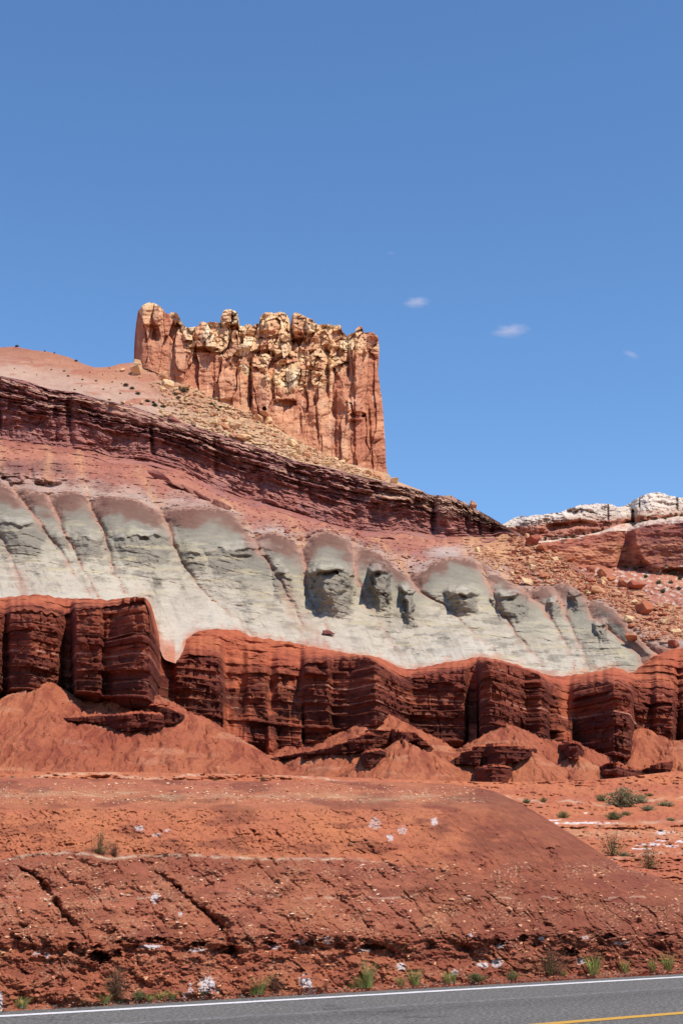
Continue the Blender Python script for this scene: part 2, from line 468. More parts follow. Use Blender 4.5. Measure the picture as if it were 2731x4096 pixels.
GUL = [
    [(-330, 1850), (-200, 2300), (-100, 2700)],
    [(-90, 1900), (-60, 2000), (0, 2142), (38, 2206), (70, 2295), (85, 2372), (110, 2700)],
    [(0, 1860), (13, 1900), (96, 2008), (147, 2072), (191, 2142), (268, 2232), (306, 2308), (357, 2372), (470, 2500), (600, 2700)],
    [(190, 1960), (217, 2034), (249, 2110), (287, 2174), (325, 2270), (395, 2385), (520, 2500), (650, 2700)],
    [(320, 1880), (351, 1976), (383, 2066), (421, 2142), (446, 2238), (459, 2295), (504, 2372), (600, 2480), (700, 2700)],
    [(560, 1900), (638, 2028), (676, 2110), (708, 2200), (740, 2270), (816, 2366), (976, 2500), (1120, 2700)],
    [(900, 2000), (1000, 2120), (1030, 2200), (1100, 2283), (1150, 2380), (1200, 2490), (1250, 2700)],
    [(1160, 2060), (1208, 2171), (1219, 2297), (1233, 2381), (1265, 2430), (1314, 2536), (1370, 2592), (1420, 2700)],
    [(1400, 2100), (1419, 2171), (1419, 2270), (1450, 2380), (1530, 2520), (1600, 2620), (1640, 2720)],
    [(1470, 2120), (1566, 2210), (1636, 2297), (1678, 2367), (1777, 2423), (1882, 2520), (2000, 2620), (2060, 2720)],
    [(1890, 2200), (1936, 2280), (1960, 2350), (2002, 2446), (2067, 2541), (2156, 2642), (2200, 2740)],
    [(2010, 2290), (2073, 2351), (2168, 2422), (2216, 2494), (2275, 2600), (2310, 2740)],
    [(2200, 2330), (2246, 2410), (2275, 2494), (2330, 2600), (2360, 2740)],
    [(2300, 2330), (2345, 2405), (2368, 2470), (2463, 2541), (2560, 2620), (2600, 2740)],
    [(2460, 2420), (2512, 2500), (2552, 2553), (2660, 2640), (2700, 2740)],
    [(2900, 2400), (3000, 2700)],
]
GUL_W = [1, .7, 1, .8, 1, 1, .5, 1.2, .5, 1, .8, .6, .5, .7, .8, .5]
KNOBS = [(70, 112, 2088, 2235, 1.5), (250, 34, 2142, 2200, .8), (350, 62, 2152, 2240, 1.3), (578, 118, 2140, 2265, 2.0), (770, 48, 2206, 2290, 1.1), (965, 140, 2190, 2310, 1.7), (1322, 86, 2282, 2465, 3.2), (1512, 44, 2276, 2445, 2.6), (1625, 26, 2362, 2510, 1.8), (1850, 62, 2366, 2465, 2.6), (2036, 76, 2378, 2490, 2.3), (2215, 28, 2402, 2470, 1.8), (2312, 40, 2376, 2452, 2.3), (2404, 26, 2494, 2568, 1.7), (1128, 40, 2300, 2410, 1.3), (1110, 25, 2260, 2330, .7)]


def relief(PX, PY):
    """relief of spurs and gullies (metres along the depth, negative is proud), gully mask, cap bench and face masks"""
    wob = fbm(PX / 60, PY / 60, 3, 5) * 9
    L = np.full(PX.shape, 9e3)
    Rr = np.full(PX.shape, 9e3)
    wl = np.ones(PX.shape)
    for g, w in zip(GUL, GUL_W):
        g = np.array(g, float)
        gx = np.interp(PY, g[:, 1], g[:, 0])
        d = PX + wob - gx
        l = (d >= 0) & (d < L)
        L = np.where(l, d, L)
        r = (d < 0) & (-d < Rr)
        Rr = np.where(r, -d, Rr)
        near = np.where(np.abs(d) <= np.minimum(L, Rr) + 1e-6, 1, 0)
        wl = np.where(near == 1, w, wl)
    W = np.clip(L + Rr, 20, 420)
    t = np.clip(L / np.maximum(L + Rr, 1), 0, 1)
    dmin = np.minimum(L, Rr)
    spur = c_spur(PX)
    q = PY - spur
    back = c_back(PX)
    right_ = sstep(1330, 1460, PX)
    amp = sstep(-60, 60, q) * (0.10 + 0.90 * (1 - sstep(150 - 40 * right_, 400 - 120 * right_, q))) * (1 - 0.35 * right_)
    wm = W * 0.028
    chute = np.exp(-(dmin / (9 + 22 * (1 - sstep(10, 170, q)))) ** 2) * wl * (1 - sstep(120, 330, q))
    prot = 0.38 * np.minimum(wm, 8) * np.sin(PI * t ** 0.85) ** 0.8 * amp
    gul = np.exp(-(dmin / 9) ** 2) * wl
    prot = prot - 0.65 * chute * sstep(-80, 10, q)
    prot = prot - (0.24 - 0.16 * right_) * gul * (1 - 0.7 * sstep(250, 420, q)) * (0.6 + 0.9 * noise2(PX / 22, PY / 22, 6)) * sstep(-120, 20, q)
    # a rounded top to each spur
    prot = prot + 0.9 * np.exp(-((q - 20) / 26) ** 2) * np.sin(PI * t)
    bench = np.zeros(PX.shape)
    face = np.zeros(PX.shape)
    wx = fbm(PX / 40, PY / 40, 4, 9) * 15
    wy = fbm(PX / 60, PY / 90, 3, 19) * 10
    for (kx, hw, yt, yb, H) in KNOBS:
        hwv = hw * (1.08 - 0.35 * np.clip((PY - yt) / (yb - yt), 0, 1.2))
        dx_ = (PX + wx - kx - (PY - yt) * 0.12) / hwv
        sx = (np.clip((dx_ + 1.1) / 1.25, 0, 1) if kx < 1250 else np.clip((dx_ + 1.05) / 0.7, 0, 1)) ** 0.8 * (1 - sstep(0.2, 1.15, dx_))
        qq = PY + wy - yt - 14 * np.minimum(dx_ * dx_, 2)
        up = sstep(-38, 2, qq)
        dn = np.clip(1 - (qq - 4) / (yb - yt), 0, 1)
        notch = np.exp(-((qq - 15) / 9) ** 2) * 0.22 * sstep(-0.3, 0.3, noise2(PX / 35, PY / 60, 8) + 0.1)
        prof = np.where(qq < 4, up * (1 - sstep(-4, 8, qq) * 0.15), dn * 0.85) - notch * (qq > 3)
        prot = prot + (0.038 + 0.018 * (kx > 1250)) * (yb - yt) * np.clip(H / 2.2, 0.65, 1.15) * sx * prof
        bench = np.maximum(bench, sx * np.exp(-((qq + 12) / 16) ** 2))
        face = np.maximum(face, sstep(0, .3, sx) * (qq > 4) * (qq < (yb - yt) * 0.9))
    cave = np.exp(-(((PX - 968) / 46) ** 4)) * np.exp(-((PY - 2236) / 15) ** 4)
    prot = prot - 1.3 * cave
    return -prot, gul, bench, face, q, dmin, t


# ------------------------------------------------------------------ strata with ledges
class Beds:
    def __init__(s, seed, lo, hi, total):
        r = np.random.default_rng(seed)
        th = r.uniform(lo, hi, int(total / lo) + 4)
        s.edge = np.cumsum(th)
        s.th = th
        s.r = r.random((len(th) + 2, 4))

    def at(s, v):
        i = np.clip(np.searchsorted(s.edge, v.ravel()).reshape(v.shape), 0, len(s.th) - 1)
        f = 1 - (s.edge[i] - v) / s.th[i]
        return i, np.clip(f, 0, 1), s.r[i, 0], s.r[i, 1]


def ledges(X, Z, beds, amp, seed, block=2.0, joint=0.5):
    """outward displacement of a bedded cliff over x and height in metres; also a number per bed"""
    i, f, r0, r1 = beds.at(Z)
    hard = (r0 > 0.45).astype(float)
    e = np.abs(2 * f - 1)
    prof = 1 - e ** 5 * 0.75
    lat = noise2(X / (block * 2.2) + i * 7.77, i * 3.1, seed) * 0.5 + noise2(X / (block * 0.7) + i * 5.3, i * 1.7, seed + 3) * 0.3
    d = amp * ((hard * 0.75 + r1 * 0.55 - 0.6) * 1.0 + lat * 0.9 * (0.5 + hard)) * prof
    for q_, wq in ((1.0, 1.0), (0.37, 0.6)):
        bw = block * q_ * (0.6 + 0.9 * hrand(i, i * 3 + 1, seed + 5))
        u = X / bw + hrand(i, i + 9, seed + 7) * 9 + 0.35 * noise2(X / (block * .8), Z / 0.4, seed + 8)
        k = np.floor(u).astype(np.int64)
        fr_ = u - k
        ra, rb = hrand(k, i, seed + 9), hrand(k + 1, i, seed + 9)
        tt_ = sstep(0.84, 1.0, fr_)
        d = d + joint * wq * ((ra * (1 - tt_) + rb * tt_) - 0.5 + (fr_ - 0.5) * (hrand(k, i, seed + 10) - 0.5) * 0.8 * (1 - tt_))
    d = d + amp * 0.25 * fbm(X / 0.9, Z / 0.5, 3, seed + 21)
    return d, i, r1, hard


# ------------------------------------------------------------------ ground and road
SPOT = {}


def keep(name, PX, PY, P):
    SPOT[name] = (PX, PY, P)


def at(name, px, py):
    """world point on a kept sheet under a photograph point"""
    PX, PY, P = SPOT[name]
    c = int(np.argmin(np.abs(PX[0] - px)))
    r = int(np.argmin(np.abs(PY[:, c] - py)))
    return P[r, c]


gv = np.array([(x, y, -0.12) for y in (-6000, -60, 30, 9000) for x in (-6000, -80, 80, 6000)], float)
g = mesh_np('ground', gv, grid_faces(4, 4), M['ground'], {'strat': np.zeros(16)}, False)
tag(g, kind='structure')

A = unproj(0, 4066, ground_Y(4066))
B = unproj(2731, 3908, ground_Y(3908))
rd = (B - A)[:2] / np.linalg.norm((B - A)[:2])
ang = math.atan2(rd[1], rd[0])
t = NT('grey_asphalt')
sp = t.n('ShaderNodeTexNoise', {'Vector': t.co, 'Scale': 17, 'Detail': 5, 'Roughness': 0.85}).outputs[0]
big = t.noise(0.5, 3, stretch=(0.15, 1, 1))
sep = t.n('ShaderNodeSeparateXYZ', {0: t.co}).outputs[1]
wv = t.math('ADD', sep, t.mapr(t.noise(0.4, 2, stretch=(1, 0.0, 0)), 0.3, 0.7, -0.2, 0.2))
seam = t.math('MULTIPLY', t.mapr(t.math('ABSOLUTE', t.math('ADD', wv, 2.1)), 0, 0.16, 1, 0), t.mapr(t.noise(9, 3), 0.4, 0.62, 0, 0.55))
wear = t.mapr(t.math('ABSOLUTE', t.math('ADD', wv, 2.75)), 0, 0.8, 0.84, 1.0)
c = t.ramp(sp, [(0.28, alb((40, 39, 37))), (0.45, alb((106, 103, 98))), (0.56, alb((126, 123, 118))), (0.68, alb((230, 225, 216)))])
c = t.n('ShaderNodeMix', {0: 1.0, 6: c, 7: t.n('ShaderNodeCombineColor', {0: wear, 1: wear, 2: wear}).outputs[0]}, data_type='RGBA', blend_type='MULTIPLY').outputs[2]
crk_ = t.n('ShaderNodeTexVoronoi', {'Vector': t.n('ShaderNodeVectorMath', {0: t.co, 1: t.n('ShaderNodeTexNoise', {'Vector': t.co, 'Scale': 1.5, 'Detail': 4}).outputs[1]}, operation='ADD').outputs[0], 'Scale': 0.35}, feature='DISTANCE_TO_EDGE').outputs[0]
c = t.mix(t.math('MULTIPLY', t.mapr(crk_, 0.0, 0.012, 0.6, 0), t.mapr(t.noise(0.3, 2), 0.5, 0.6, 0, 1)), c, alb((60, 58, 56)))
c = t.mix(seam, c, alb((176, 175, 176)))
c = t.vary(c, big, 0.9, 1.08)
t.bump(sp, 0.02)
M['asphalt'] = t.done(c)


def paint_mat(name, col):
    t = NT(name)
    w = t.mapr(t.noise(22, 4, 0.7), 0.34, 0.44, 0, 1)
    return t.done(t.mix(w, alb((140, 138, 136)), t.n('ShaderNodeRGB').outputs[0] if False else alb(col)))


M['white_paint'] = paint_mat('white_road_paint', (234, 232, 230))
M['yellow_paint'] = paint_mat('yellow_road_paint', (212, 160, 66))


def road_strip(name, v0, v1, z, m, n=240, jag=0.0, u0=-70, u1=110):
    us = np.concatenate([np.linspace(u0, -8, 20, endpoint=False), np.linspace(-8, 45, n), np.linspace(45.5, u1, 20)])
    e0 = v0 + noise2(us / 0.35, us * 0, 3) * jag
    e1 = v1 + noise2(us / 0.3, us * 0, 8) * jag
    P = np.stack([np.stack([us, e0, us * 0 + z], -1), np.stack([us, e1, us * 0 + z], -1)])
    o = sheet(name, P, m, None, False)
    o.location = (A[0], A[1], 0)
    o.rotation_euler = (0, 0, ang)
    return o


yl = unproj(2450, 4075, ground_Y(4075))
off = -((yl - A)[0] * -rd[1] + (yl - A)[1] * rd[0])          # distance of the yellow line towards the viewer
rdo = road_strip('road', -(off * 2 + 1.0), 0.75, 0.0, M['asphalt'], jag=0.07)
tag(rdo, kind='structure')
tag(road_strip('road_edge_line', -0.13, 0.13, 0.005, M['white_paint'], jag=0.03), kind='structure')
tag(road_strip('road_centre_line', -off - 0.13, -off + 0.13, 0.005, M['yellow_paint'], jag=0.02), kind='structure')

# ------------------------------------------------------------------ the cut bank beside the road
C_crest = [(-760, 3100), (0, 3112), (400, 3118), (700, 3122), (1000, 3128), (1300, 3126), (1600, 3130), (1800, 3138), (1900, 3150), (1980, 3168), (2080, 3215), (2160, 3262), (2230, 3305), (2300, 3348), (2380, 3400), (2440, 3440), (2490, 3472), (2540, 3486), (2600, 3498), (2680, 3528), (2731, 3540), (2900, 3560), (3500, 3560)]
C_w = [(-760, 3460), (0, 3440), (57, 3429), (143, 3414), (275, 3409), (367, 3414), (425, 3432), (459, 3434), (517, 3423), (717, 3417), (900, 3426), (1072, 3434), (1187, 3432), (1325, 3432), (1474, 3440), (1700, 3470), (2000, 3530), (2400, 3580), (2731, 3620), (3500, 3640)]
c_crest, c_w = curve(C_crest, 10), curve(C_w, 10)
c_led = curve([(-760, 3745), (0, 3735), (200, 3742), (400, 3768), (560, 3748), (800, 3752), (1100, 3740), (1300, 3738), (1560, 3752), (1800, 3742), (2100, 3735), (2400, 3728), (2731, 3735), (3500, 3740)], 12)
R = 330
B0 = 4066 - 0.0586 * COLS - 20
crest = c_crest(COLS)
vv = np.linspace(0, 1, R)[:, None]
PY = (B0 + 30) + (crest - 2 - (B0 + 30)) * vv
PX = np.broadcast_to(COLS, PY.shape)
YB0 = ground_Y(B0)
# a plane through the road edge for each column
led = c_led(COLS)
wl_ = np.maximum(c_w(COLS), crest + 30)
tp = np.maximum(3235, crest + 12)
tp = np.minimum(tp, wl_ - 8)
Ya = go(0.85, YB0, B0, led)
Yb = go(0.62, Ya, led, wl_)
Yc = go(0.38, Yb, wl_, tp)
Y = np.broadcast_to(YB0, PY.shape).copy()
Y = np.where(PY < B0, go(0.85, YB0, B0, PY), Y)
Y = np.where(PY < led, go(0.62, Ya, led, PY), Y)
Y = np.where(PY < wl_, go(0.38, Yb, wl_, PY), Y)
Y = np.where(PY < tp, go(0.15, Yc, tp, PY), Y)
# the shoulder of the hill curls back towards its outline
edge = sstep(1800, 2200, PX)
Y = Y + edge * 3.2 * np.exp(-(PY - crest) / 45)
q_led = PY - led + fbm(PX / 90, PY * 0, 3, 4) * 12
low = sstep(-30, 10, q_led)
D = fbm(PX / 210, PY / 130, 3, 41) * 0.26
D += fbm(PX / 60, PY / 30, 4, 43) * (0.045 + 0.02 * low)
D += fbm(PX / 14, PY / 8, 3, 47) * 0.024 * (1 + 0.6 * low)
# crumbly plates
f1, f2, a, b, c_, dx, dy = worley(PX / 34 + noise2(PX / 50, PY / 50, 3) * .4, PY / 17 + noise2(PX / 50, PY / 50, 6) * .4, 51)
upper = sstep(3440, 3400, PY) * sstep(3180, 3250, PY) * sstep(2000, 1500, PX)
D += (sstep(3250, 3200, PY) * sstep(2100, 1900, PX)) * (fbm(PX / 26, PY / 7, 4, 58) * 0.14 + fbm(PX / 7, PY / 3, 2, 59) * 0.06)
D += upper * (0.045 * fbm(PX / 18, PY / 9, 4, 60) + 0.07 * (a - 0.5) - 0.08 * np.exp(-((f2 - f1) / 0.06) ** 2) * (b > 0.45))
D += (1 - upper) * (0.45 + 0.45 * low) * (0.07 * (a - 0.5) + 0.10 * (dx * (b - 0.5) + dy * (c_ - 0.5)))
f1b, f2b, a2, b2, c2, dx2, dy2 = worley(PX / 60, PY / 40, 57)
D += low * (0.09 * (a2 - 0.5) + 0.14 * (dx2 * (b2 - .5) + dy2 * (c2 - .5)))
# rills that run down and to the right
ru = PX - 0.85 * PY + fbm(PX / 120, PY / 120, 3, 61) * 30
rl = ridged(ru / 95, PY / 520, 2, 63)
D -= (0.05 + 0.02 * sstep(1200, 1700, PX)) * sstep(1.12, 1.42, rl) * (0.35 + 0.65 * sstep(3300, 3450, PY + 0.06 * PX))
rl2 = ridged(ru / 38 + 40, PY / 260, 2, 64)
D -= (0.03 + 0.015 * sstep(1200, 1700, PX)) * sstep(1.15, 1.42, rl2)
BG = [([(60, 3462), (110, 3490), (150, 3520), (195, 3575), (240, 3640), (290, 3710), (350, 3765), (400, 3830)], 0.55, 13),
      ([(590, 3478), (640, 3500), (700, 3550), (760, 3605), (830, 3660), (880, 3712), (915, 3775), (930, 3830)], 0.5, 11),
      ([(930, 3262), (985, 3298), (1030, 3350), (1040, 3392), (1075, 3432), (1130, 3478), (1200, 3560)], 0.24, 7),
      ([(1055, 3292), (1110, 3335), (1160, 3385), (1200, 3432)], 0.22, 7),
      ([(1262, 3340), (1268, 3390), (1300, 3425)], 0.2, 7), ([(1462, 3378), (1500, 3420), (1560, 3470), (1610, 3500)], 0.25, 8),
      ([(1250, 3490), (1330, 3550)], 0.22, 7), ([(1340, 3570), (1400, 3640)], 0.22, 7), ([(1420, 3510), (1500, 3570)], 0.22, 7),
      ([(1860, 3405), (1900, 3430), (1930, 3480)], 0.22, 7), ([(1700, 3560), (1720, 3610), (1800, 3620)], 0.2, 7), ([(1600, 3640), (1680, 3740)], 0.22, 8),
      ([(2150, 3382), (2190, 3402), (2215, 3440)], 0.28, 8), ([(2060, 3330), (2100, 3380), (2140, 3440)], 0.12, 10)]
for pts, dep, w in BG:
    p = np.array(pts, float)
    gx = np.interp(PY, p[:, 1], p[:, 0])
    ends = sstep(p[0, 1] - 12, p[0, 1] + 25, PY) * (1 - sstep(p[-1, 1] - 15, p[-1, 1] + 25, PY))
    d = PX - gx + fbm(PX / 26, PY / 26, 4, 71) * 15
    D -= 0.75 * dep * ends * np.where(d > 0, np.exp(-(d / (w * 1.7)) ** 2), np.exp(-(d / (w * 0.6)) ** 2)) * (0.8 + 0.4 * noise2(PX / 40, PY / 40, 72))
# the laminated ledge with hollows under it
lam = Beds(5, 4, 11, 260)
li, lf, l0, l1 = lam.at(np.clip(q_led + 60 + fbm(PX / 70, PY / 40, 2, 77) * 5, 0, 250))
lm = np.exp(-((q_led - 14) / 34) ** 2) * np.clip(0.75 + 0.7 * noise2(PX / 120, PY * 0, 78), 0.15, 1.3)
D += lm * (0.30 + 0.22 * (l0 - 0.5) + 0.14 * noise2(PX / 30 + li * 9.1, li * 1.3, 79))
und = np.exp(-((q_led - 52 - 10 * noise2(PX / 50, PY * 0, 80)) / 13) ** 2) * np.clip(0.1 + 1.3 * noise2(PX / 70, PY * 0 + 5, 81), 0, 1)
D -= 0.36 * und
D -= 0.35 * np.exp(-((q_led + 32) / 10) ** 2) * np.clip(noise2(PX / 60, PY * 0 + 9, 82) * 1.2 - 0.1, 0, 1)
HOL = [(395, 3830, 42, 24, .9), (470, 3815, 18, 18, .6), (620, 3762, 42, 13, .6), (790, 3778, 34, 11, .6), (905, 3800, 32, 18, .7), (1075, 3772, 26, 9, .5), (1490, 3788, 52, 11, .6), (1240, 3776, 20, 12, .4), (1985, 3768, 30, 14, .5), (2090, 3752, 18, 16, .5), (2270, 3810, 40, 18, .6), (2430, 3745, 26, 11, .5), (2640, 3738, 26, 10, .5), (2200, 3395, 16, 6, .3), (285, 3785, 14, 18, .4)]
wz = fbm(PX / 24, PY / 10, 4, 83) * 0.85
for hx, hy, hw, hh, dp in HOL:
    rr = ((PX - hx) / hw) ** 2 + ((PY - hy) / hh) ** 2 + wz
    D -= 0.6 * dp * sstep(1.25, 0.6, rr)
ease = sstep(-6, 25, B0 - PY)
ez = np.minimum(1, (PY - crest + 6) / 40)
Y = Y - D * ease * np.clip(ez, 0.25, 1)
P = unproj(PX, PY, Y)
keep('bank', PX, PY, P)
# colours of the earth
strat = np.interp((B0 - PY) / np.maximum(B0 - crest, 1), [0, 1], [0, 1])
pw = np.where(PY > led, (B0 - PY) / (B0 - led) * 0.30, np.where(PY > wl_, 0.30 + (led - PY) / np.maximum(led - wl_, 1) * 0.35, np.where(PY > tp, 0.652 + (wl_ - PY) / np.maximum(wl_ - tp, 1) * 0.24, 0.90 + 0.1 * (tp - PY) / 110)))
strat = np.clip(pw + fbm(PX / 60, PY / 20, 3, 90) * 0.012, 0, 1)
fade = sstep(1560, 1430, PX)
pale = np.exp(-((PY - wl_ - 3 + fbm(PX / 40, PY * 0, 3, 92) * 5) / 5) ** 2) * fade * np.clip(0.7 + noise2(PX / 45, PY / 30, 93), 0, 1) * 0.95
pale += 0.5 * np.exp(-((PY - 3590 - 20 * noise2(PX / 200, 0 * PY, 94)) / 4) ** 2) * (noise2(PX / 60, PY / 20, 95) > 0.25)
brown = 0.95 * np.clip(sstep(1500, 2100, PX + fbm(PX / 150, PY / 90, 3, 96) * 200) * 0.85 + 0.7 * sstep(0.1, 0.5, fbm(PX / 260, PY / 60, 3, 97)), 0, 1) * (1 - pale)
grav = np.clip(0.6 * np.exp(-((PY - 3172 - 0.012 * PX + 12 * noise2(PX / 200, 0 * PY, 101)) / 14) ** 2) * (0.5 + 0.9 * noise2(PX / 130, PY / 14, 98)) * sstep(2050, 1700, PX), 0, 1)
grav += 0.6 * sstep(0.30, 0.5, fbm(PX / 11, PY / 6, 2, 99)) * sstep(3430, 3480, PY) * sstep(0.0, 0.3, noise2(PX / 150, PY / 90, 100))
salt = np.zeros(PY.shape)
SALT = [(825, 3940, 34, 34, 1), (760, 3962, 12, 16, .8), (740, 3990, 9, 24, .8), (1222, 3925, 26, 30, 1), (1245, 3965, 22, 18, .9), (1605, 3866, 20, 17, 1), (1815, 3890, 16, 12, 1), (1930, 3860, 24, 11, 1), (1985, 3852, 22, 18, 1), (600, 3786, 48, 9, 1), (790, 3800, 32, 7, .9), (1095, 3788, 22, 10, .7), (1198, 3768, 26, 11, .6), (1310, 3760, 14, 16, .6), (1455, 3800, 30, 7, .9), (2000, 3785, 22, 9, .9), (2320, 3845, 18, 14, .9), (2480, 3772, 30, 7, .8), (2165, 3755, 12, 9, .8), (150, 3812, 18, 12, .7), (190, 3822, 12, 12, .7), (3, 4010, 10, 44, 1), (620, 3592, 16, 22, .9), (722, 3655, 10, 10, .7), (560, 3312, 20, 11, .6), (625, 3340, 22, 8, .6), (670, 3320, 14, 6, .6), (1500, 3295, 26, 22, .5), (1560, 3350, 14, 14, .9), (1735, 3285, 16, 16, .7), (1610, 3320, 18, 16, .6), (2340, 3750, 14, 8, .8), (1880, 3740, 10, 8, .7), (870, 3962, 14, 12, .7)]
wz = fbm(PX / 13, PY / 9, 3, 103)
for hx, hy, hw, hh, s_ in SALT:
    rr = ((PX - hx) / hw) ** 2 + ((PY - hy) / hh) ** 2
    salt = np.maximum(salt, s_ * sstep(1.1, 0.5, rr + wz * 0.9))
o = sheet('roadside_hill', P, M['bank'], {'strat': strat, 'pale': np.clip(pale, 0, 1), 'brown': brown, 'gravel': np.clip(grav, 0, 1), 'salt': salt}, True)
tag(o, kind='structure')
# the back of the bank
Pb = np.stack([P[-1], P[-1] + np.array([0, 3.0, -0.5]), P[-1] + np.array([0, 9.0, -2.6])])
o = sheet('roadside_hill_rear', Pb, M['bank'], {'strat': np.full(Pb.shape[:2], 0.95)}, True)
tag(o, kind='structure')

# ------------------------------------------------------------------ the wash behind it
C_wb = [(-760, 3060), (0, 3080), (600, 3090), (1100, 3100), (2000, 3130), (2400, 3120), (2731, 3080), (3500, 3080)]
c_wb = curve(C_wb, 60)
R = 200
PY = 3600 + (c_wb(COLS) - 3600) * np.linspace(0, 1, R)[:, None]
PX = np.broadcast_to(COLS, PY.shape)
anch = np.array([(3600, 41), (3530, 46), (3440, 55), (3380, 62), (3300, 72), (3200, 90), (3150, 97), (3100, 103), (3060, 107)], float)[::-1]
Y = np.interp(PY, anch[:, 0], anch[:, 1])
# low benches with pale rims
rim1 = curve([(0, 3130), (150, 3108), (300, 3096), (420, 3094), (520, 3112), (640, 3118), (800, 3098), (1000, 3092), (1200, 3110), (1800, 3168), (2000, 3185), (2160, 3215), (2280, 3206), (2400, 3222), (2731, 3190)], 14)
rim2 = curve([(1800, 3300), (2200, 3296), (2460, 3298), (2731, 3285)], 14)
rim3 = curve([(2200, 3450), (2450, 3440), (2600, 3415), (2731, 3410)], 20)
D = fbm(PX / 160, PY / 40, 4, 111) * 0.9 + fbm(PX / 30, PY / 9, 4, 112) * 0.55
pale = np.zeros(PY.shape)
for rc, h in ((rim1, 1.1), (rim2, 0.8), (rim3, 0.8)):
    qq = PY - rc(PX) + fbm(PX / 70, PY * 0, 3, 113) * 6
    D += h * sstep(-30, 0, qq) * (1 - sstep(2, 26, qq))
    pale = np.maximum(pale, np.exp(-((qq + 2) / 4.5) ** 2) * np.clip(0.55 + noise2(PX / 80, PY * 0, 114), 0, 0.9))
Y = Y - D * sstep(3600, 3540, PY)
P = unproj(PX, PY, Y)
keep('wash', PX, PY, P)
grav = 0.8 * np.exp(-((PY - 3310 - 0.01 * PX) / 16) ** 2) * sstep(2100, 2250, PX) * (0.6 + 0.7 * noise2(PX / 40, PY / 4, 115))
salt = np.zeros(PY.shape)
wz = fbm(PX / 26, PY / 4.5, 3, 117)
for hx, hy, hw, hh in ((2330, 3292, 130, 4.5), (2200, 3280, 70, 2.5), (2655, 3330, 44, 7), (2600, 3378, 60, 6), (2690, 3384, 26, 6), (2560, 3395, 40, 4), (2720, 3366, 30, 5), (2640, 3362, 40, 3), (2340, 3252, 10, 3)):
    rr = ((PX - hx) / hw) ** 2 + ((PY - hy) / hh) ** 2
    salt = np.maximum(salt, 0.9 * sstep(0.9, 0.1, rr + wz * 1.2))
strat = np.clip(0.5 + fbm(PX / 200, PY / 30, 3, 118) * 0.5, 0, 1)
tag(sheet('wash_ground', P, M['wash'], {'strat': strat, 'gravel': np.clip(grav, 0, 1), 'pale': pale, 'salt': salt}), kind='structure')

# ------------------------------------------------------------------ talus cones below the red cliff (a heightfield)
def wp(px, py, Y):
    return unproj(px, py, Y)


CONES = [  # apex a, apex b (ridge between), slope
    (wp(185, 2712, 118.5), wp(185, 2712, 118.5), .56), (wp(-160, 2740, 119), wp(-160, 2740, 119), .55),
    (wp(300, 2785, 119), wp(640, 2778, 116.6), .56), (wp(690, 2860, 121), wp(690, 2860, 121), .55),
    (wp(1000, 3020, 119), wp(1330, 2935, 119.5), .55), (wp(1330, 2935, 119.5), wp(1530, 2845, 117.4), .55), (wp(1530, 2845, 117.4), wp(1600, 2880, 117), .58),
    (wp(1612, 2952, 107.5), wp(1612, 2952, 107.5), .60), (wp(2022, 2882, 115.6), wp(2022, 2882, 115.6), .60), (wp(2060, 2930, 117), wp(2330, 2975, 114.5), .56),
    (wp(2090, 2985, 108), wp(2090, 2985, 108), .6), (wp(2300, 3020, 109), wp(2300, 3020, 109), .58),
    (wp(2560, 2900, 119.5), wp(2560, 2900, 119.5), .58), (wp(2680, 2960, 117), wp(2780, 2950, 117), .55), (wp(3000, 2890, 119), wp(3000, 2890, 119), .55),
    (wp(-500, 2760, 118), wp(-500, 2760, 118), .55), (wp(330, 2990, 106), wp(330, 2990, 106), .6), (wp(900, 3060, 107), wp(900, 3060, 107), .55)]
R = 300
tY = np.concatenate([np.linspace(92, 126, R), [130, 136]])[:, None]
PX = np.broadcast_to(COLS, (len(tY), len(COLS)))
XX = (PX - CX) / F * tY / 0.99
YY = np.broadcast_to(tY, XX.shape)
base = 7.0 + (YY - 95) * 0.11
base = base + fbm(XX / 6, YY / 6, 3, 131) * 0.25
Z = base
for a_, b_, s_ in CONES:
    ax, ay, az = a_
    bx, by, bz = b_
    L2 = (bx - ax) ** 2 + (by - ay) ** 2
    u = np.clip(((XX - ax) * (bx - ax) + (YY - ay) * (by - ay)) / L2, 0, 1) if L2 > 0 else np.zeros(XX.shape)
    cx_, cy_, cz_ = ax + u * (bx - ax), ay + u * (by - ay), az + u * (bz - az)
    dd = np.hypot(XX - cx_, YY - cy_)
    th = np.arctan2(XX - cx_, -(YY - cy_))
    rib = fbm(th * 3.2 + ax, dd / 9, 3, 133) * 0.05 * dd
    zc = cz_ - s_ * np.sqrt(dd * dd + 0.04) + rib * 0.8
    k = 0.4
    h = np.clip(0.5 + 0.5 * (zc - Z) / k, 0, 1)
    Z = Z * (1 - h) + zc * h + k * h * (1 - h) * 0.6
Z = Z + fbm(XX / 2.2, YY / 2.2, 5, 135) * 0.17 + fbm(XX / 0.5, YY / 0.5, 3, 137) * 0.06
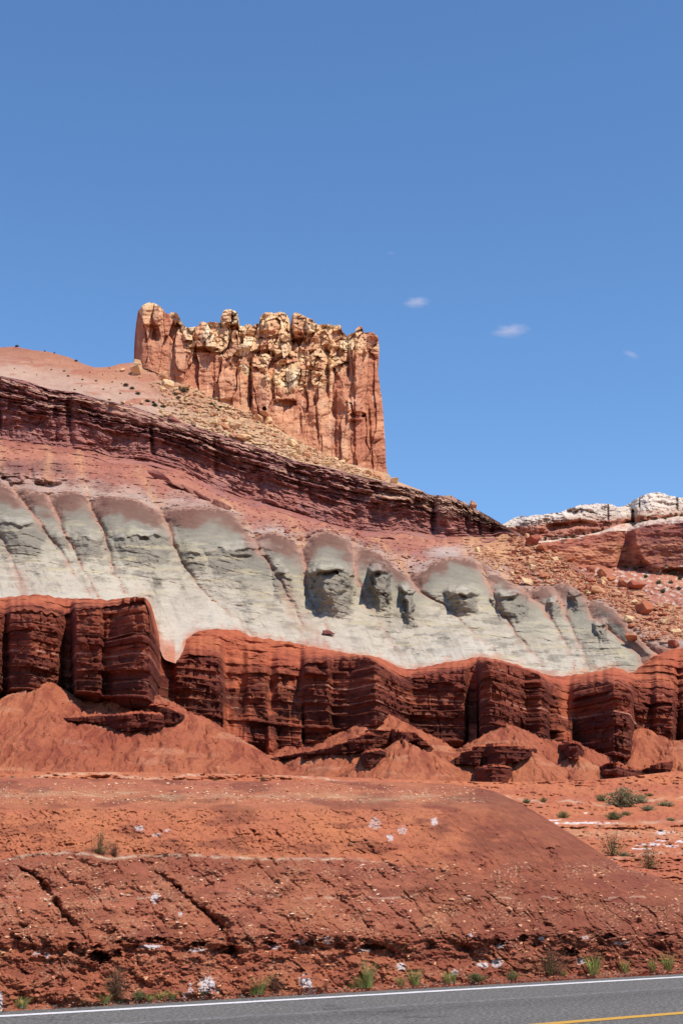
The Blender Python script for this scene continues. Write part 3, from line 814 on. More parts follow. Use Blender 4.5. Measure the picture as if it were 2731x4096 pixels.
# gullying down the fans
rw = fbm(XX / 3, YY / 3, 3, 138) * .7
Z = Z - (0.34 * sstep(1.12, 1.45, ridged(XX / 2.1 + rw, YY / 12, 2, 139)) + 0.16 * sstep(1.1, 1.4, ridged(XX / 0.8 + rw, YY / 7, 2, 140))) * sstep(124, 115, YY) * sstep(96, 101, YY)
P = np.stack([XX, YY, Z], -1)
PYr = row_of(P)
keep('talus', PX, PYr, P)
strat = np.clip(0.5 + fbm(XX / 7, YY / 7, 3, 141) * 0.5, 0, 1)
streak = np.clip(sstep(0.05, 0.5, fbm(XX / 0.9 + rw, (YY + Z) / 8, 4, 143)) * 0.95, 0, 1)
pale = 0.7 * sstep(0.35, 0.7, fbm(XX / 5, Z / 0.9, 3, 145))
tag(sheet('talus_hill', P, M['talus'], {'strat': strat, 'streak': streak, 'pale': pale}), kind='structure')
_vis = np.maximum.accumulate(np.where(np.arange(len(tY))[:, None] >= 0, -PYr, 0), axis=0)


def talus_depth(px, py):
    """depth of the talus first seen under photograph points"""
    out = np.empty(np.shape(px))
    for i, (x, y) in enumerate(zip(np.ravel(px), np.ravel(py))):
        c = int(np.argmin(np.abs(COLS - x)))
        r = min(int(np.searchsorted(_vis[:, c], -y)), len(tY) - 1)
        out.flat[i] = TAL_P[r, c, 1]
    return out


TAL_P = P

# ------------------------------------------------------------------ the red cliff
R_f, R_t = 250, 60
rim, back = c_rim(COLS), c_back(COLS)
rim = np.maximum(rim + noise2(COLS / 22, COLS * 0, 147) * 9, back + 10)
back = back + noise2(COLS / 26, COLS * 0, 146) * 5
bot = np.full(COLS.shape, 3060.0)
v = np.linspace(0, 1, R_f)[:, None]
PYf = bot + (rim - bot) * v
Yf = c_face(COLS)
PXf = np.broadcast_to(COLS, PYf.shape)
# a little batter: the cliff leans back as it rises
rec = sstep(122.6, 124.4, Yf)
Yw = Yf + (3060 - PYf) * 0.0016 + rec * (-3.6 + 4.2 * sstep(0.15, 1.0, v))
c_cut = curve([(-760, 2760), (0, 2750), (300, 2760), (440, 2785), (500, 2800), (640, 2830), (760, 2880), (900, 2960), (1100, 3000), (1300, 2960), (1540, 2880), (1750, 2990), (1900, 2980), (2020, 2920), (2250, 3000), (2450, 3060), (2600, 2980), (3400, 2980)], 20)
Yw = Yw + 5.0 * sstep(-10, 80, PYf - c_cut(COLS)) * (1 - rec)
w2 = np.linspace(0, 1, R_t + 1)[1:, None]
PYt = rim + (back - rim) * w2
sm = np.minimum(1, w2 * 3)
Yback_true = np.broadcast_to(Y_back, rim.shape)
zr_, zb_ = T(rim) * (Yf + 0.6), T(back) * np.maximum(Yback_true, Yf + 1.5)
sl_ = np.clip((zb_ - zr_) / np.maximum(np.maximum(Yback_true, Yf + 1.5) - Yf - 0.6, 0.3), 0.2, 4)
Yt = np.clip(go(sl_, Yf + 0.6, rim, PYt), Yf + 0.3, np.maximum(Yback_true, Yf + 1.5)) + rec * 0.4 * (1 - w2)
PYall = np.concatenate([PYf, PYt, np.broadcast_to(back + 16, (1, len(COLS)))])
Yall = np.concatenate([Yw, Yt, np.maximum(Yback_true, Yf + 1.5)[None] + 7])
setb = 3.4
PXall = np.broadcast_to(COLS, PYall.shape)
P0 = unproj(PXall, PYall, Yall)
Zs = P0[..., 2] + 0.115 * P0[..., 0] + fbm(P0[..., 0] / 9, P0[..., 2] / 5, 2, 150) * 0.25
ZB = Zs - Zs.min() + 0.3
beds = Beds(21, 0.22, 0.85, 40)
zrim_ = P0[R_f - 1, :, 2][None]
zlow_ = zrim_ - 9.5
bidx, bfr, _, _ = beds.at(ZB)
zq = P0[..., 2] + (0.5 - bfr) * beds.th[bidx] * 0.92
fq = np.clip((zq - zlow_) / (zrim_ - zlow_), 0, 1)
back_step = setb * (fq ** 1.8)
D, bi, br, hard = ledges(P0[..., 0] + Yall * 0.6, ZB, beds, 0.85, 152, 1.7, 0.55)
ontop = np.concatenate([np.zeros(R_f), np.linspace(0, 1, R_t), [1]])[:, None]
keepface = 1 - sstep(0.0, 0.75, ontop + 0.25 * noise2(PXall / 60, PYall / 30, 153) * (ontop > 0))
jx = P0[..., 0] / 1.35 + 0.5 * noise2(P0[..., 0] / 2, P0[..., 2] / 2.5, 156) + np.floor(ZB / 2.4) * 0.37
jk = np.floor(jx).astype(np.int64)
D = D + 0.75 * (hrand(jk, np.floor(ZB / 2.4).astype(np.int64), 157) - 0.5) * sstep(0, .2, jx - jk) * keepface
D = D * (0.42 + 0.58 * keepface) * (1 - 0.6 * rec) + fbm(P0[..., 0] / 2.0, P0[..., 2] / 2.0, 4, 155) * 0.22
# each bed stands back from the one below; the front swells so that the rim keeps its place
D = D + setb - back_step - setb * np.concatenate([np.zeros(R_f), np.linspace(0, 1, R_t) * 0, [0]])[:, None]
D = D - setb * 0.0
# rounded shoulder at the rim
D -= 0.45 * np.exp(-((PYall - rim) / 22) ** 2)
top_b = Beds(27, 0.25, 0.9, 60)
ti_, tf_, t0_, t1_ = top_b.at(np.clip(ZB + 0.5 * noise2(P0[..., 0] / 3, P0[..., 1] / 3, 166), 0.1, 55))
D += (1 - keepface) * (0.5 * (t0_ - 0.5) * np.clip(0.6 + noise2(P0[..., 0] / 2.5 + ti_ * 4.4, ti_ * 1.0, 167), 0, 1.5))
thin = [(2650 + 0.11 * 0, 0)]
P = unproj(PXall, PYall, Yall - D)
keep('redcliff', PXall, PYall, P)
Zw = P0[..., 2] + 0.115 * P0[..., 0]
zline = wp(560, 2626, 116.2)
zl = zline[2] + 0.115 * zline[0]
pale = 0.0
for dz, wd, st in ((0, 0.05, 0.9), (-1.25, 0.035, 0.5), (-2.15, 0.04, 0.65), (2.4, 0.03, 0.3)):
    pale = np.maximum(pale, st * np.exp(-((Zw - zl - dz + 0.12 * noise2(P0[..., 0] / 3, 0 * Zw, 158)) / wd) ** 2) * np.clip(0.75 + 0.9 * noise2(P0[..., 0] / 2.2, Zw * 0 + dz, 159), 0, 1))
pale = pale * keepface
earth = np.clip((1 - keepface) * 0.95 + rec * 0.75 * sstep(-0.3, 0.3, noise2(P0[..., 0] / 2, P0[..., 2] / 1.2, 160)) + 0.15 * fbm(P0[..., 0] / 3, P0[..., 2] / 2, 3, 161), 0, 1)
tag(sheet('red_cliff', P, M['redcliff'], {'strat': np.clip(br * 0.9 + 0.1 * noise2(P0[..., 0], Zw * 3, 163), 0, 1), 'pale': np.broadcast_to(pale, PYall.shape), 'earth': earth}, False),
    'dark red cliff of thin ledges and rounded buttresses above the red talus fans', 'cliff')

# ledges that crop out of the talus
def outcrop(top, bottom, bulge, label, n=130, rows=46, seed=0):
    x0, x1 = max(top[0][0], bottom[0][0]), min(top[-1][0], bottom[-1][0])
    xs = np.linspace(x0, x1, n)
    ta, ba = np.array(top, float), np.array(bottom, float)
    yt = np.interp(xs, ta[:, 0], ta[:, 1]) + noise2(xs / 14, xs * 0, seed) * 4
    yb = np.interp(xs, ba[:, 0], ba[:, 1]) + noise2(xs / 18, xs * 0, seed + 1) * 4
    yb = np.maximum(yb, yt + 2)
    dep_b = talus_depth(xs, yb)
    dep_t = talus_depth(xs, yt)
    k = np.ones(9) / 9
    dep_b = np.convolve(np.pad(dep_b, 4, mode='edge'), k, 'valid')
    dep_t = np.convolve(np.pad(dep_t, 4, mode='edge'), k, 'valid')
    u = np.linspace(0, 1, n)
    side = np.clip(np.minimum(u, 1 - u) / 0.10, 0, 1) ** 0.6
    v = np.linspace(0, 1, rows)[:, None]
    front = np.minimum(dep_b, dep_t) - bulge * side
    yy = yb + 4 + (yt - yb - 4) * v
    Yo = np.broadcast_to(front, yy.shape).copy() + (1 - side) * 0.8
    Yo = Yo + 0.25 * sstep(0.8, 1.0, v)
    PXo = np.broadcast_to(xs, yy.shape)
    p0 = unproj(PXo, yy, Yo)
    d, bi, br, hd = ledges(p0[..., 0], p0[..., 2] - p0[..., 2].min() + 0.2, Beds(seed + 40, 0.15, 0.5, 14), 0.4, seed + 50, 0.9, 0.35)
    Yo = Yo - d
    Yo[0] += bulge + 1.0
    last = np.maximum(dep_t + 1.2, Yo[-1] + 0.6)
    Yo = np.concatenate([Yo, last[None]])
    yy = np.concatenate([yy, yt[None] + 2])
    PXo = np.broadcast_to(xs, yy.shape)
    Po = unproj(PXo, yy, Yo)
    br = np.concatenate([br, br[-1:]])
    o = sheet('rock_ledge', Po, M['redcliff'], {'strat': br * 0.7, 'pale': 0 * br, 'earth': np.concatenate([np.zeros((rows - 6, n)), np.ones((7, n)) * .8])}, False)
    tag(o, label, 'rock ledge')
    return o


outcrop([(240, 2872), (360, 2862), (480, 2852), (560, 2842), (640, 2850), (690, 2872)], [(240, 2876), (360, 2884), (430, 2895), (480, 2922), (560, 2920), (640, 2912), (690, 2880)], 0.9, 'long low dark ledge jutting from the talus under the tall red block', seed=1)
outcrop([(560, 2830), (620, 2812), (680, 2822), (740, 2860)], [(560, 2872), (620, 2880), (680, 2900), (740, 2868)], 1.0, 'lumpy dark outcrop on the talus crest below the corner of the tall red block', 70, 40, 2)
outcrop([(1085, 3030), (1200, 3010), (1330, 2985), (1420, 2945), (1470, 2920), (1560, 2915), (1660, 2925), (1700, 2960), (1735, 2990)], [(1085, 3040), (1200, 3026), (1330, 3012), (1400, 3008), (1470, 3000), (1560, 2968), (1660, 2962), (1700, 3000), (1735, 3020)], 1.2, 'long arched ledge overhanging the talus hump in the middle of the red slope', 190, 46, 3)
outcrop([(1445, 3010), (1480, 2992), (1530, 2996), (1545, 3012)], [(1445, 3062), (1480, 3068), (1530, 3030), (1545, 3016)], 0.7, 'small knob of dark rock under the arched ledge', 50, 36, 4)
outcrop([(1790, 3048), (1850, 3008), (1910, 2978), (1990, 2972), (2080, 2985), (2150, 2995)], [(1790, 3062), (1850, 3052), (1910, 3060), (1990, 3058), (2080, 3040), (2150, 3010)], 1.3, 'broken flat ledge above the rounded red rock in front of the pointed talus cone', 120, 44, 5)
outcrop([(1898, 3068), (1960, 3056), (2020, 3060), (2050, 3072)], [(1898, 3120), (1930, 3150), (1980, 3166), (2020, 3140), (2050, 3085)], 1.5, 'rounded dark banded rock at the foot of the pointed talus cone', 70, 60, 6)
outcrop([(2230, 2978), (2290, 2962), (2320, 2970), (2336, 3000)], [(2230, 2988), (2270, 3030), (2320, 3036), (2336, 3010)], 0.9, 'small dark block of ledge between the pointed cone and the far buttress', 50, 36, 7)
outcrop([(2390, 3070), (2440, 3046), (2500, 3066), (2560, 3078), (2640, 3040), (2690, 3040)], [(2390, 3080), (2440, 3130), (2500, 3145), (2560, 3100), (2640, 3105), (2690, 3085)], 1.1, 'rough dark ledge at the foot of the last tall buttress', 120, 44, 8)

# ------------------------------------------------------------------ grey slope, pink band, maroon cliff, upper slope
# grey badlands
R = 270
top = c_spur(COLS)
bot = c_back(COLS) + 46
PY = bot + (top - 3 - bot) * np.linspace(0, 1, R)[:, None]
PX = np.broadcast_to(COLS, PY.shape)
Rl, gul, bench, face, q, dmin, tt = relief(PX, PY)
Y = hill_depth(PY) + Rl
X0 = (PX - CX) / F * Y
Z0 = T(PY) * Y
fine = fbm(X0 / 3.0, Z0 / 1.4, 4, 171) * 0.30 + fbm(X0 / 0.7, Z0 / 0.25, 3, 173) * 0.07 * sstep(60, 160, q)
mid = sstep(90, 150, q) * (1 - sstep(300, 420, q))
gb = Beds(33, 0.14, 0.5, 80)
gi, gf, g0, g1 = gb.at(np.clip(Z0 + 0.17 * X0 + 10 + fbm(X0 / 6, Z0 / 3, 2, 175) * 0.3, 0, 79))
fine = fine + (mid + 0.8 * face) * (0.26 * (g0 - 0.5) * np.clip(0.5 + noise2(X0 / 3 + gi * 3.3, gi * 1.0, 176), 0, 1.2))
rill = ridged((PX - 0.45 * PY + 12 * fbm(PX / 60, PY / 60, 2, 177)) / 30, PY / 260, 2, 178)
fine = fine - 0.10 * sstep(1.2, 1.5, rill) * sstep(150, 300, q)
# scattered small notches in the middle slope
nt = sstep(0.42, 0.65, fbm(PX / 34, PY / 13, 3, 179)) * mid
fine = fine - 0.10 * nt
Y = Y - fine
P = unproj(PX, PY, Y)
keep('grey', PX, PY, P)
back2 = c_back(COLS)
strat = np.clip((q + fbm(PX / 90, PY / 60, 3, 181) * 26 + (tt - 0.5) * 30) / 500, 0, 1)
strat = np.where(PX > 1560, np.clip(strat * 1.25 + 0.03, 0, 1), strat)
debris = np.clip(np.exp(-(dmin / 12) ** 2) * 0.6 * (0.5 + 0.9 * noise2(PX / 24, PY / 34, 183)) + 0.85 * np.exp(-(dmin / (7 + 20 * (1 - sstep(10, 170, q)))) ** 2) * (1 - sstep(100, 260, q)) * (0.75 + 0.5 * noise2(PX / 14, PY / 14, 182)) * (1 - 0.6 * sstep(250, 500, q)), 0, 1)
wide = np.exp(-((PX - np.interp(PY, [2297, 2400, 2600], [1140, 1150, 1310])) / (12 + (PY - 2280) * 0.12).clip(8, 60)) ** 2) * sstep(2280, 2360, PY) * 0.8
debris = np.clip(np.maximum(debris, wide * (0.6 + 0.5 * noise2(PX / 20, PY / 30, 184))), 0, 1)
debris = np.clip(np.maximum(debris, 0.7 * sstep(12, -2, q + 14 * fbm(PX / 14, PY / 8, 4, 188))), 0, 1)
fan = np.exp(-((PX - np.interp(PY, [2250, 2400], [65, 105])) / 26) ** 2) * sstep(2240, 2300, PY) * 0.7
debris = np.clip(np.maximum(debris, fan), 0, 1)
redm = np.clip(1 - (back2 - PY + 12 * fbm(PX / 30, PY / 30, 3, 185)) / 22, 0, 1) * sstep(650, 720, PX) * 0.55 + np.clip(1 - (back2 - PY) / 60, 0, 1) * np.exp(-((PX - 690) / 60) ** 2) * (np.abs(PX - 718) > 16)
streak_ = sstep(0.1, 0.55, fbm((PX - 0.42 * PY) / 26, PY / 190, 4, 186)) * sstep(120, 260, q)
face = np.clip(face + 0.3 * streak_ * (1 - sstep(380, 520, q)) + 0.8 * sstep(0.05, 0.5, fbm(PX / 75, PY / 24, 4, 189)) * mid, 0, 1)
ochre = np.clip(0.6 * sstep(0.2, 0.6, fbm(PX / 220, PY / 22, 3, 187)) * mid, 0, 1)
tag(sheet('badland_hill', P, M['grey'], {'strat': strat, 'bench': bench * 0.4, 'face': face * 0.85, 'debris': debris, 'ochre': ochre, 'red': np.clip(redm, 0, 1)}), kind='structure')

# pink and rubble band
R = 120
bot = c_spur(COLS) + 40
top = np.minimum(c_mbot(COLS), bot - 10)
PY = bot + (top - 2 - bot) * np.linspace(0, 1, R)[:, None]
PX = np.broadcast_to(COLS, PY.shape)
Rl, gul, _, _, q, dmin, tt = relief(PX, PY)
Y = hill_depth(PY) + Rl * 0.6 + sstep(2, 30, q) * 0.5
X0, Z0 = (PX - CX) / F * Y, T(PY) * Y
fr = (bot - 40 - PY) / np.maximum(bot - 40 - top, 1)
talz = sstep(1780, 1960, PX + 120 * noise2(PX / 80, PY / 80, 190)) * sstep(0.05, 0.3, fr + 0.2 * noise2(PX / 50, PY / 50, 191))
D = fbm(X0 / 4, Z0 / 1.6, 4, 192) * 0.75 + fbm(X0 / 0.9, Z0 / 0.4, 4, 193) * 0.30
f1, f2, a, b, c_, dx, dy = worley(X0 / 0.9, Z0 / 0.45, 194)
D += talz * (0.60 * (a - 0.4) + 0.5 * (dx * (b - .5) + dy * (c_ - .5)))
fan_r = ridged(PX / 46 + 0.12 * noise2(PX / 30, PY / 30, 195), PY / 300, 2, 196)
D += (1 - talz) * 0.35 * (fan_r - 1.0) * sstep(0.25, 0.6, fr)
# purple knobs low in the band at the photograph's edge
for kx, ky, kw, kh, H in ((60, 1885, 60, 44, 2.4), (200, 1885, 82, 54, 2.6), (470, 1915, 90, 34, 0.8), (660, 1960, 70, 30, 0.6)):
    rr = np.sqrt(((PX - kx) / kw) ** 2 + ((PY - ky) / kh) ** 2)
    D += H * sstep(1.15, 0.7, rr + 0.12 * noise2(PX / 20, PY / 20, 197))
for hx, hy, hw, hh in ((165, 1930, 26, 16), (45, 1915, 40, 10), (1545, 2160, 30, 10)):
    D -= 0.9 * sstep(1.3, 0.7, ((PX - hx) / hw) ** 2 + ((PY - hy) / hh) ** 2 + 0.4 * noise2(PX / 14, PY / 14, 198))
Y = Y - D
P = unproj(PX, PY, Y)
keep('pink', PX, PY, P)
strat = np.clip(fr + fbm(PX / 60, PY / 25, 3, 199) * 0.16, 0, 1)
purple = np.clip(0.8 * np.exp(-((PX - 200) / 75) ** 4 - ((PY - 1868) / 30) ** 4) + 0.8 * np.exp(-((PX - 55) / 60) ** 4 - ((PY - 1870) / 30) ** 4) + sstep(0.0, 0.35, 0.2 - np.abs(fr - 0.22) * 2 + fbm(PX / 120, PY / 30, 3, 201) * 0.5) * 0.6, 0, 1) * (1 - talz)
white = np.clip(np.exp(-(((PX - 1800) / 95) ** 4 + ((PY - 2205 + (PX - 1800) * 0.08) / 20) ** 4)) * 0.9 + 0.5 * np.exp(-((fr - 0.14) / 0.10) ** 2) * sstep(-0.1, 0.3, noise2(PX / 110, PY / 60, 203)), 0, 1) * (1 - talz)
deb = np.clip(talz * (0.55 + 0.6 * (a - 0.4)) + 0.5 * np.exp(-(dmin / 16) ** 2) + 0.4 * sstep(0.2, 0.5, fbm(PX / 40, PY / 60, 3, 204)) * sstep(1000, 1300, PX), 0, 1)
tag(sheet('pink_hill', P, M['pink'], {'strat': strat, 'purple': purple, 'debris': deb, 'white': white}), kind='structure')

# maroon cliff
R = 190
bot = c_mbot(COLS) + 20
kb_ = np.floor(COLS / 21).astype(np.int64)
top = c_mtop(COLS) + ((hrand(kb_, kb_ * 0, 205) - 0.35) * 17 * sstep(0, .25, COLS / 21 - kb_) + noise2(COLS / 7, COLS * 0, 206) * 4) * sstep(1560, 1680, COLS) * sstep(2040, 1960, COLS) + noise2(COLS / 16, COLS * 0, 207) * 4
PY = bot + (top - 1 - bot) * np.linspace(0, 1, R)[:, None]
PX = np.broadcast_to(COLS, PY.shape)
fr = np.clip((bot - 20 - PY) / np.maximum(bot - 20 - top, 1), -0.3, 1)
thick = (bot - 20 - top)
onc = sstep(10, 60, thick)
Y = hill_depth(PY)
X0 = (PX - CX) / F * Y
bz = fr * 13.0 + 3 + fbm(X0 / 8, fr * 3, 2, 210) * 0.5
mb = Beds(44, 0.16, 0.75, 30)
D, bi, br, hard = ledges(X0, bz, mb, 0.8, 212, 2.0, 1.1)
mjx = X0 / 1.7 + 0.6 * noise2(X0 / 2, bz / 3, 209) + np.floor(bz / 3.1) * 0.43
mjk = np.floor(mjx).astype(np.int64)
D += 1.0 * (hrand(mjk, np.floor(bz / 3.1).astype(np.int64), 208) - 0.5) * sstep(0, .15, mjx - mjk)
D += fbm(X0 / 0.8, bz / 0.35, 3, 211) * 0.18 + fbm(X0 / 1.7, bz / 0.9, 4, 221) * 0.42
upz = sstep(0.42, 0.62, fr + 0.08 * noise2(PX / 90, PY * 0, 213))
D = D * (0.50 + 0.50 * upz)
# overhanging crown, softer fluted foot
D += upz * 0.8 + 0.4 * sstep(0.78, 0.84, fr)
flute = ridged(X0 / 1.5 + 0.3 * noise2(X0, bz, 214), bz / 9, 2, 215)
D += (1 - upz) * 0.45 * (flute - 1.0)
D += fbm(X0 / 5.5, bz / 9, 3, 216) * 1.0
# vertical clefts and buttresses
for cxp, w_, dp in ((285, 16, 2.2), (232, 10, 1.2), (612, 9, 2.6), (8, 8, 2.0), (1190, 14, 1.2), (1400, 26, 2.2), (1480, 20, 1.6), (1720, 14, 3.0), (1850, 10, 2.0), (1900, 8, 1.5), (1950, 8, 1.4), (1030, 14, 0.8), (860, 10, 1.0)):
    D -= 0.55 * dp * np.exp(-((PX - cxp - (PY - 1800) * 0.06 + 6 * noise2(PX / 20, PY / 30, 217)) / w_) ** 2) * sstep(-0.1, 0.25, fr) * (1 - 0.4 * sstep(0.85, 1, fr))
D += 1.4 * np.exp(-((PX - 1780) / 40) ** 4) * onc
# a massive smooth slab in the crown and the hollow beneath it
slab = np.exp(-(((PX - 600) / 230) ** 6)) * np.exp(-((PY - np.interp(PX, [300, 900], [1600, 1752])) / 26) ** 4)
D = D * (1 - 0.75 * slab) + 1.6 * slab
D -= 1.5 * np.exp(-(((PX - 1420) / 60) ** 4)) * np.exp(-((PY - 1985) / 24) ** 4)
Y = Y - D * onc * sstep(-0.12, 0.1, fr)
P = unproj(PX, PY, Y)
keep('maroon', PX, PY, P)
tan = np.clip(sstep(1350, 1750, PX) * 0.55 * sstep(0.35, 0.8, fr) + 0.45 * hard * (br > 0.6) * upz + 0.35 * slab, 0, 1)
earth = np.clip((1 - upz) * (0.45 + 0.5 * noise2(X0 / 4, bz / 3, 218)), 0, 1)
tag(sheet('maroon_cliff', P, M['maroon'], {'strat': np.clip(br * 0.95, 0, 1), 'tan': tan, 'earth': earth}, False),
    'maroon cliff band of thin overhanging ledges dipping across the hill under the sandstone butte', 'cliff')

# upper slope
R = 120
bot = c_mtop(COLS) + 10
skyl = c_sky(COLS)
inb = (COLS > 536) & (COLS < 1556)
top = np.where(inb, c_cbase(COLS) - 16, skyl)
top = np.minimum(top, bot - 8)
PY = bot + (top - bot) * np.linspace(0, 1, R)[:, None]
PX = np.broadcast_to(COLS, PY.shape)
Y = hill_depth(np.minimum(PY, c_mtop(COLS)))
Y = np.where(PY > c_mtop(COLS), Y, Y) + np.maximum(PY - c_mtop(COLS), 0) * 0.0
X0, Z0 = (PX - CX) / F * Y, T(PY) * Y
cb = c_cbase(PX)
dcb = PY - cb
rub = sstep(560, 800, PX + 90 * noise2(PX / 60, PY / 40, 220)) * (0.55 + 0.45 * sstep(0, 0.4, noise2(PX / 50, PY / 30, 221) + 0.4))
rub = np.maximum(rub, 0.8 * sstep(40, 10, np.abs(dcb)) * inb)
rub = np.where(PX > 1500, 0.8, rub)
D = fbm(X0 / 7, Z0 / 4, 4, 222) * 0.6 + fbm(X0 / 1.0, Z0 / 0.6, 3, 223) * 0.10
f1, f2, a, b, c_, dx, dy = worley(X0 / 1.1, Z0 / 0.5, 224)
D += rub * (0.65 * (a - 0.4) + 0.9 * (dx * (b - .5) + dy * (c_ - .5)))
edge = sstep(0, 40, PY - top) * 0.9 + 0.1
Y = Y - D * edge * sstep(-2, 14, c_mtop(PX) - PY)
Y = np.where(PY >= c_mtop(PX) - 1, Y + 0.4, Y)
roll = np.where(inb, 0.0, 1.0)
P = unproj(PX, PY, Y)
keep('upper', PX, PY, P)
extra = np.stack([P[-1] + np.array([0, 4.0, 0.2])[None] * 1.0, P[-1] + np.array([0, 16.0, -4.0]), P[-1] + np.array([0, 60.0, -30.0])])
Pe = np.concatenate([P, extra])
fr = np.clip((c_mtop(PX) - PY) / np.maximum(c_mtop(PX) - c_sky(PX), 1), 0, 1)
strat = np.clip(fr + 0.10 * fbm(PX / 130, PY / 16, 3, 226), 0, 1)
redm = np.clip(0.8 * sstep(0.1, 0.5, fbm(PX / 200, PY / 30, 3, 227)) + 0.6 * sstep(500, 650, PX) * sstep(0.25, 0.5, fr), 0, 1)
pad = lambda v: np.concatenate([v, np.repeat(v[-1:], 3, 0)])
tag(sheet('upper_hill', Pe, M['upper'], {'strat': pad(strat), 'red': pad(redm), 'rubble': pad(np.clip(rub * (0.55 + 0.6 * a), 0, 1))}), kind='structure')

# ridge of the talus against the far mesa rolls away behind
PXp, PYp, Pp = SPOT['pink']
sel = COLS > 1990
rr_ = Pp[-1][sel]
ex = np.stack([rr_, rr_ + np.array([0, 3.0, 0.2]), rr_ + np.array([0, 14.0, -5]), rr_ + np.array([0, 50.0, -34])])
tag(sheet('pink_hill_rear', ex, M['pink'], {'strat': np.full(ex.shape[:2], .7), 'debris': np.full(ex.shape[:2], .6)}), kind='structure')

# ------------------------------------------------------------------ the butte
SIL = [(538, 1449), (542, 1325), (547, 1280), (553, 1245), (570, 1222), (589, 1211), (610, 1211), (629, 1217), (646, 1230), (658, 1246), (670, 1257), (684, 1250), (698, 1248), (710, 1254), (718, 1268), (731, 1296), (749, 1311), (793, 1305), (803, 1289), (815, 1286), (824, 1292), (838, 1288), (865, 1288), (880, 1294), (884, 1267), (894, 1243), (905, 1238), (920, 1237), (936, 1241), (949, 1250), (954, 1270), (954, 1282), (949, 1302), (974, 1305), (985, 1297), (1003, 1297), (1014, 1306), (1022, 1294), (1036, 1296), (1041, 1267), (1050, 1256), (1062, 1249), (1085, 1249), (1098, 1255), (1107, 1248), (1122, 1247), (1136, 1250), (1150, 1262), (1157, 1275), (1160, 1304), (1164, 1288), (1168, 1262), (1175, 1252), (1185, 1248), (1200, 1256), (1225, 1268), (1251, 1279), (1260, 1292), (1269, 1299), (1290, 1297), (1316, 1297), (1338, 1301), (1350, 1300), (1363, 1301), (1368, 1325), (1380, 1336), (1389, 1347), (1395, 1336), (1418, 1330), (1426, 1312), (1436, 1305), (1448, 1307), (1453, 1328), (1458, 1331), (1480, 1329), (1498, 1330), (1500, 1340), (1556, 1345)]
sil = np.array(SIL, float)
C_ = 480
R = 300
xt = np.linspace(553, 1503, C_)                       # columns at the top, fanned out at the foot
v = np.linspace(0, 1, R)[:, None]
xl = np.interp(v, [0, 0.3, 0.55, 0.8, 1], [536, 537, 540, 546, 553])
xr = np.interp(v, [0, 0.12, 0.3, 0.55, 0.8, 0.9, 1], [1556, 1543, 1538, 1526, 1504, 1511, 1503])
PX = xl + (xr - xl) * (xt - 553) / (1503 - 553)
ytop = np.interp(xt, sil[:, 0], sil[:, 1])
ytop = ytop + noise2(xt / 9, xt * 0, 230) * 2.5
foot = c_cbase(PX[0]) + 14
PY = foot + (ytop - foot) * v
Yfoot = np.interp(PX[0], COLS, YC)
xn = (PX - 536) / 1010.0
Y = Yfoot - 0.8 + (foot - PY) * 0.013
# left end turns away; right end is a blunt tower set a little back
Y = Y + 14.0 * np.exp(-(PX - 535) / 12.0) + 2.2 * sstep(1370, 1545, PX) - 0.8 * np.exp(-((PX - 1420) / 45) ** 2)
pxm = 0.0425
ww = noise2(PX / 40, PY / 90, 231) * 14
fa = worley((PX + ww) / 44, (PY + PX * 0.2) / 210 + 3, 233, 0.95, True)
fb = worley((PX + ww * .8) / 40, (PY + PX * 0.3 + noise2(PX / 60, PY / 60, 235) * 22) / 52, 237, 0.95, True)
fc = worley((PX + ww * .6) / 19, PY / 15, 239, 0.95, True)
frac = (foot - PY) / np.maximum(foot - ytop, 1)
# the jumbled upper part reaches lower towards the middle of the face
jl = curve([(540, 1150), (670, 1180), (700, 1330), (730, 1360), (800, 1410), (900, 1450), (1000, 1480), (1100, 1545), (1200, 1560), (1300, 1530), (1380, 1460), (1440, 1420), (1556, 1420)], 20)
jum = sstep(30, -30, PY - jl(PX) + 40 * noise2(PX / 60, PY / 60, 241))
blk = lambda w, A_, B_: A_ * (w[2] - 0.5) + B_ * (w[5] * (w[3] - 0.5) + w[6] * (w[4] - 0.5)) * 2
crk = lambda w, k_: np.exp(-((w[1] - w[0]) / k_) ** 2)
Dp = blk(fa, 1.2, 1.1) - 0.15 * crk(fa, 0.05)
Dj = blk(fb, 1.0, 2.0) - 0.12 * crk(fb, 0.05) + 0.35 * blk(fa, 2.0, 1.0) + 0.10 * (1 - (fb[0] * 1.6) ** 2)
D = Dp * (1 - jum) + Dj * jum + (0.10 + 0.32 * jum) * blk(fc, 0.8, 1.2) * (0.5 + 0.5 * jum) 
D += fbm(PX / 90, PY / 60, 3, 243) * 0.5 + fbm(PX / 9, PY / 12, 3, 245) * 0.07
# horizontal bedding ripples
D += 0.04 * noise2(PX / 90, (PY + 0.1 * PX) / 7, 247)
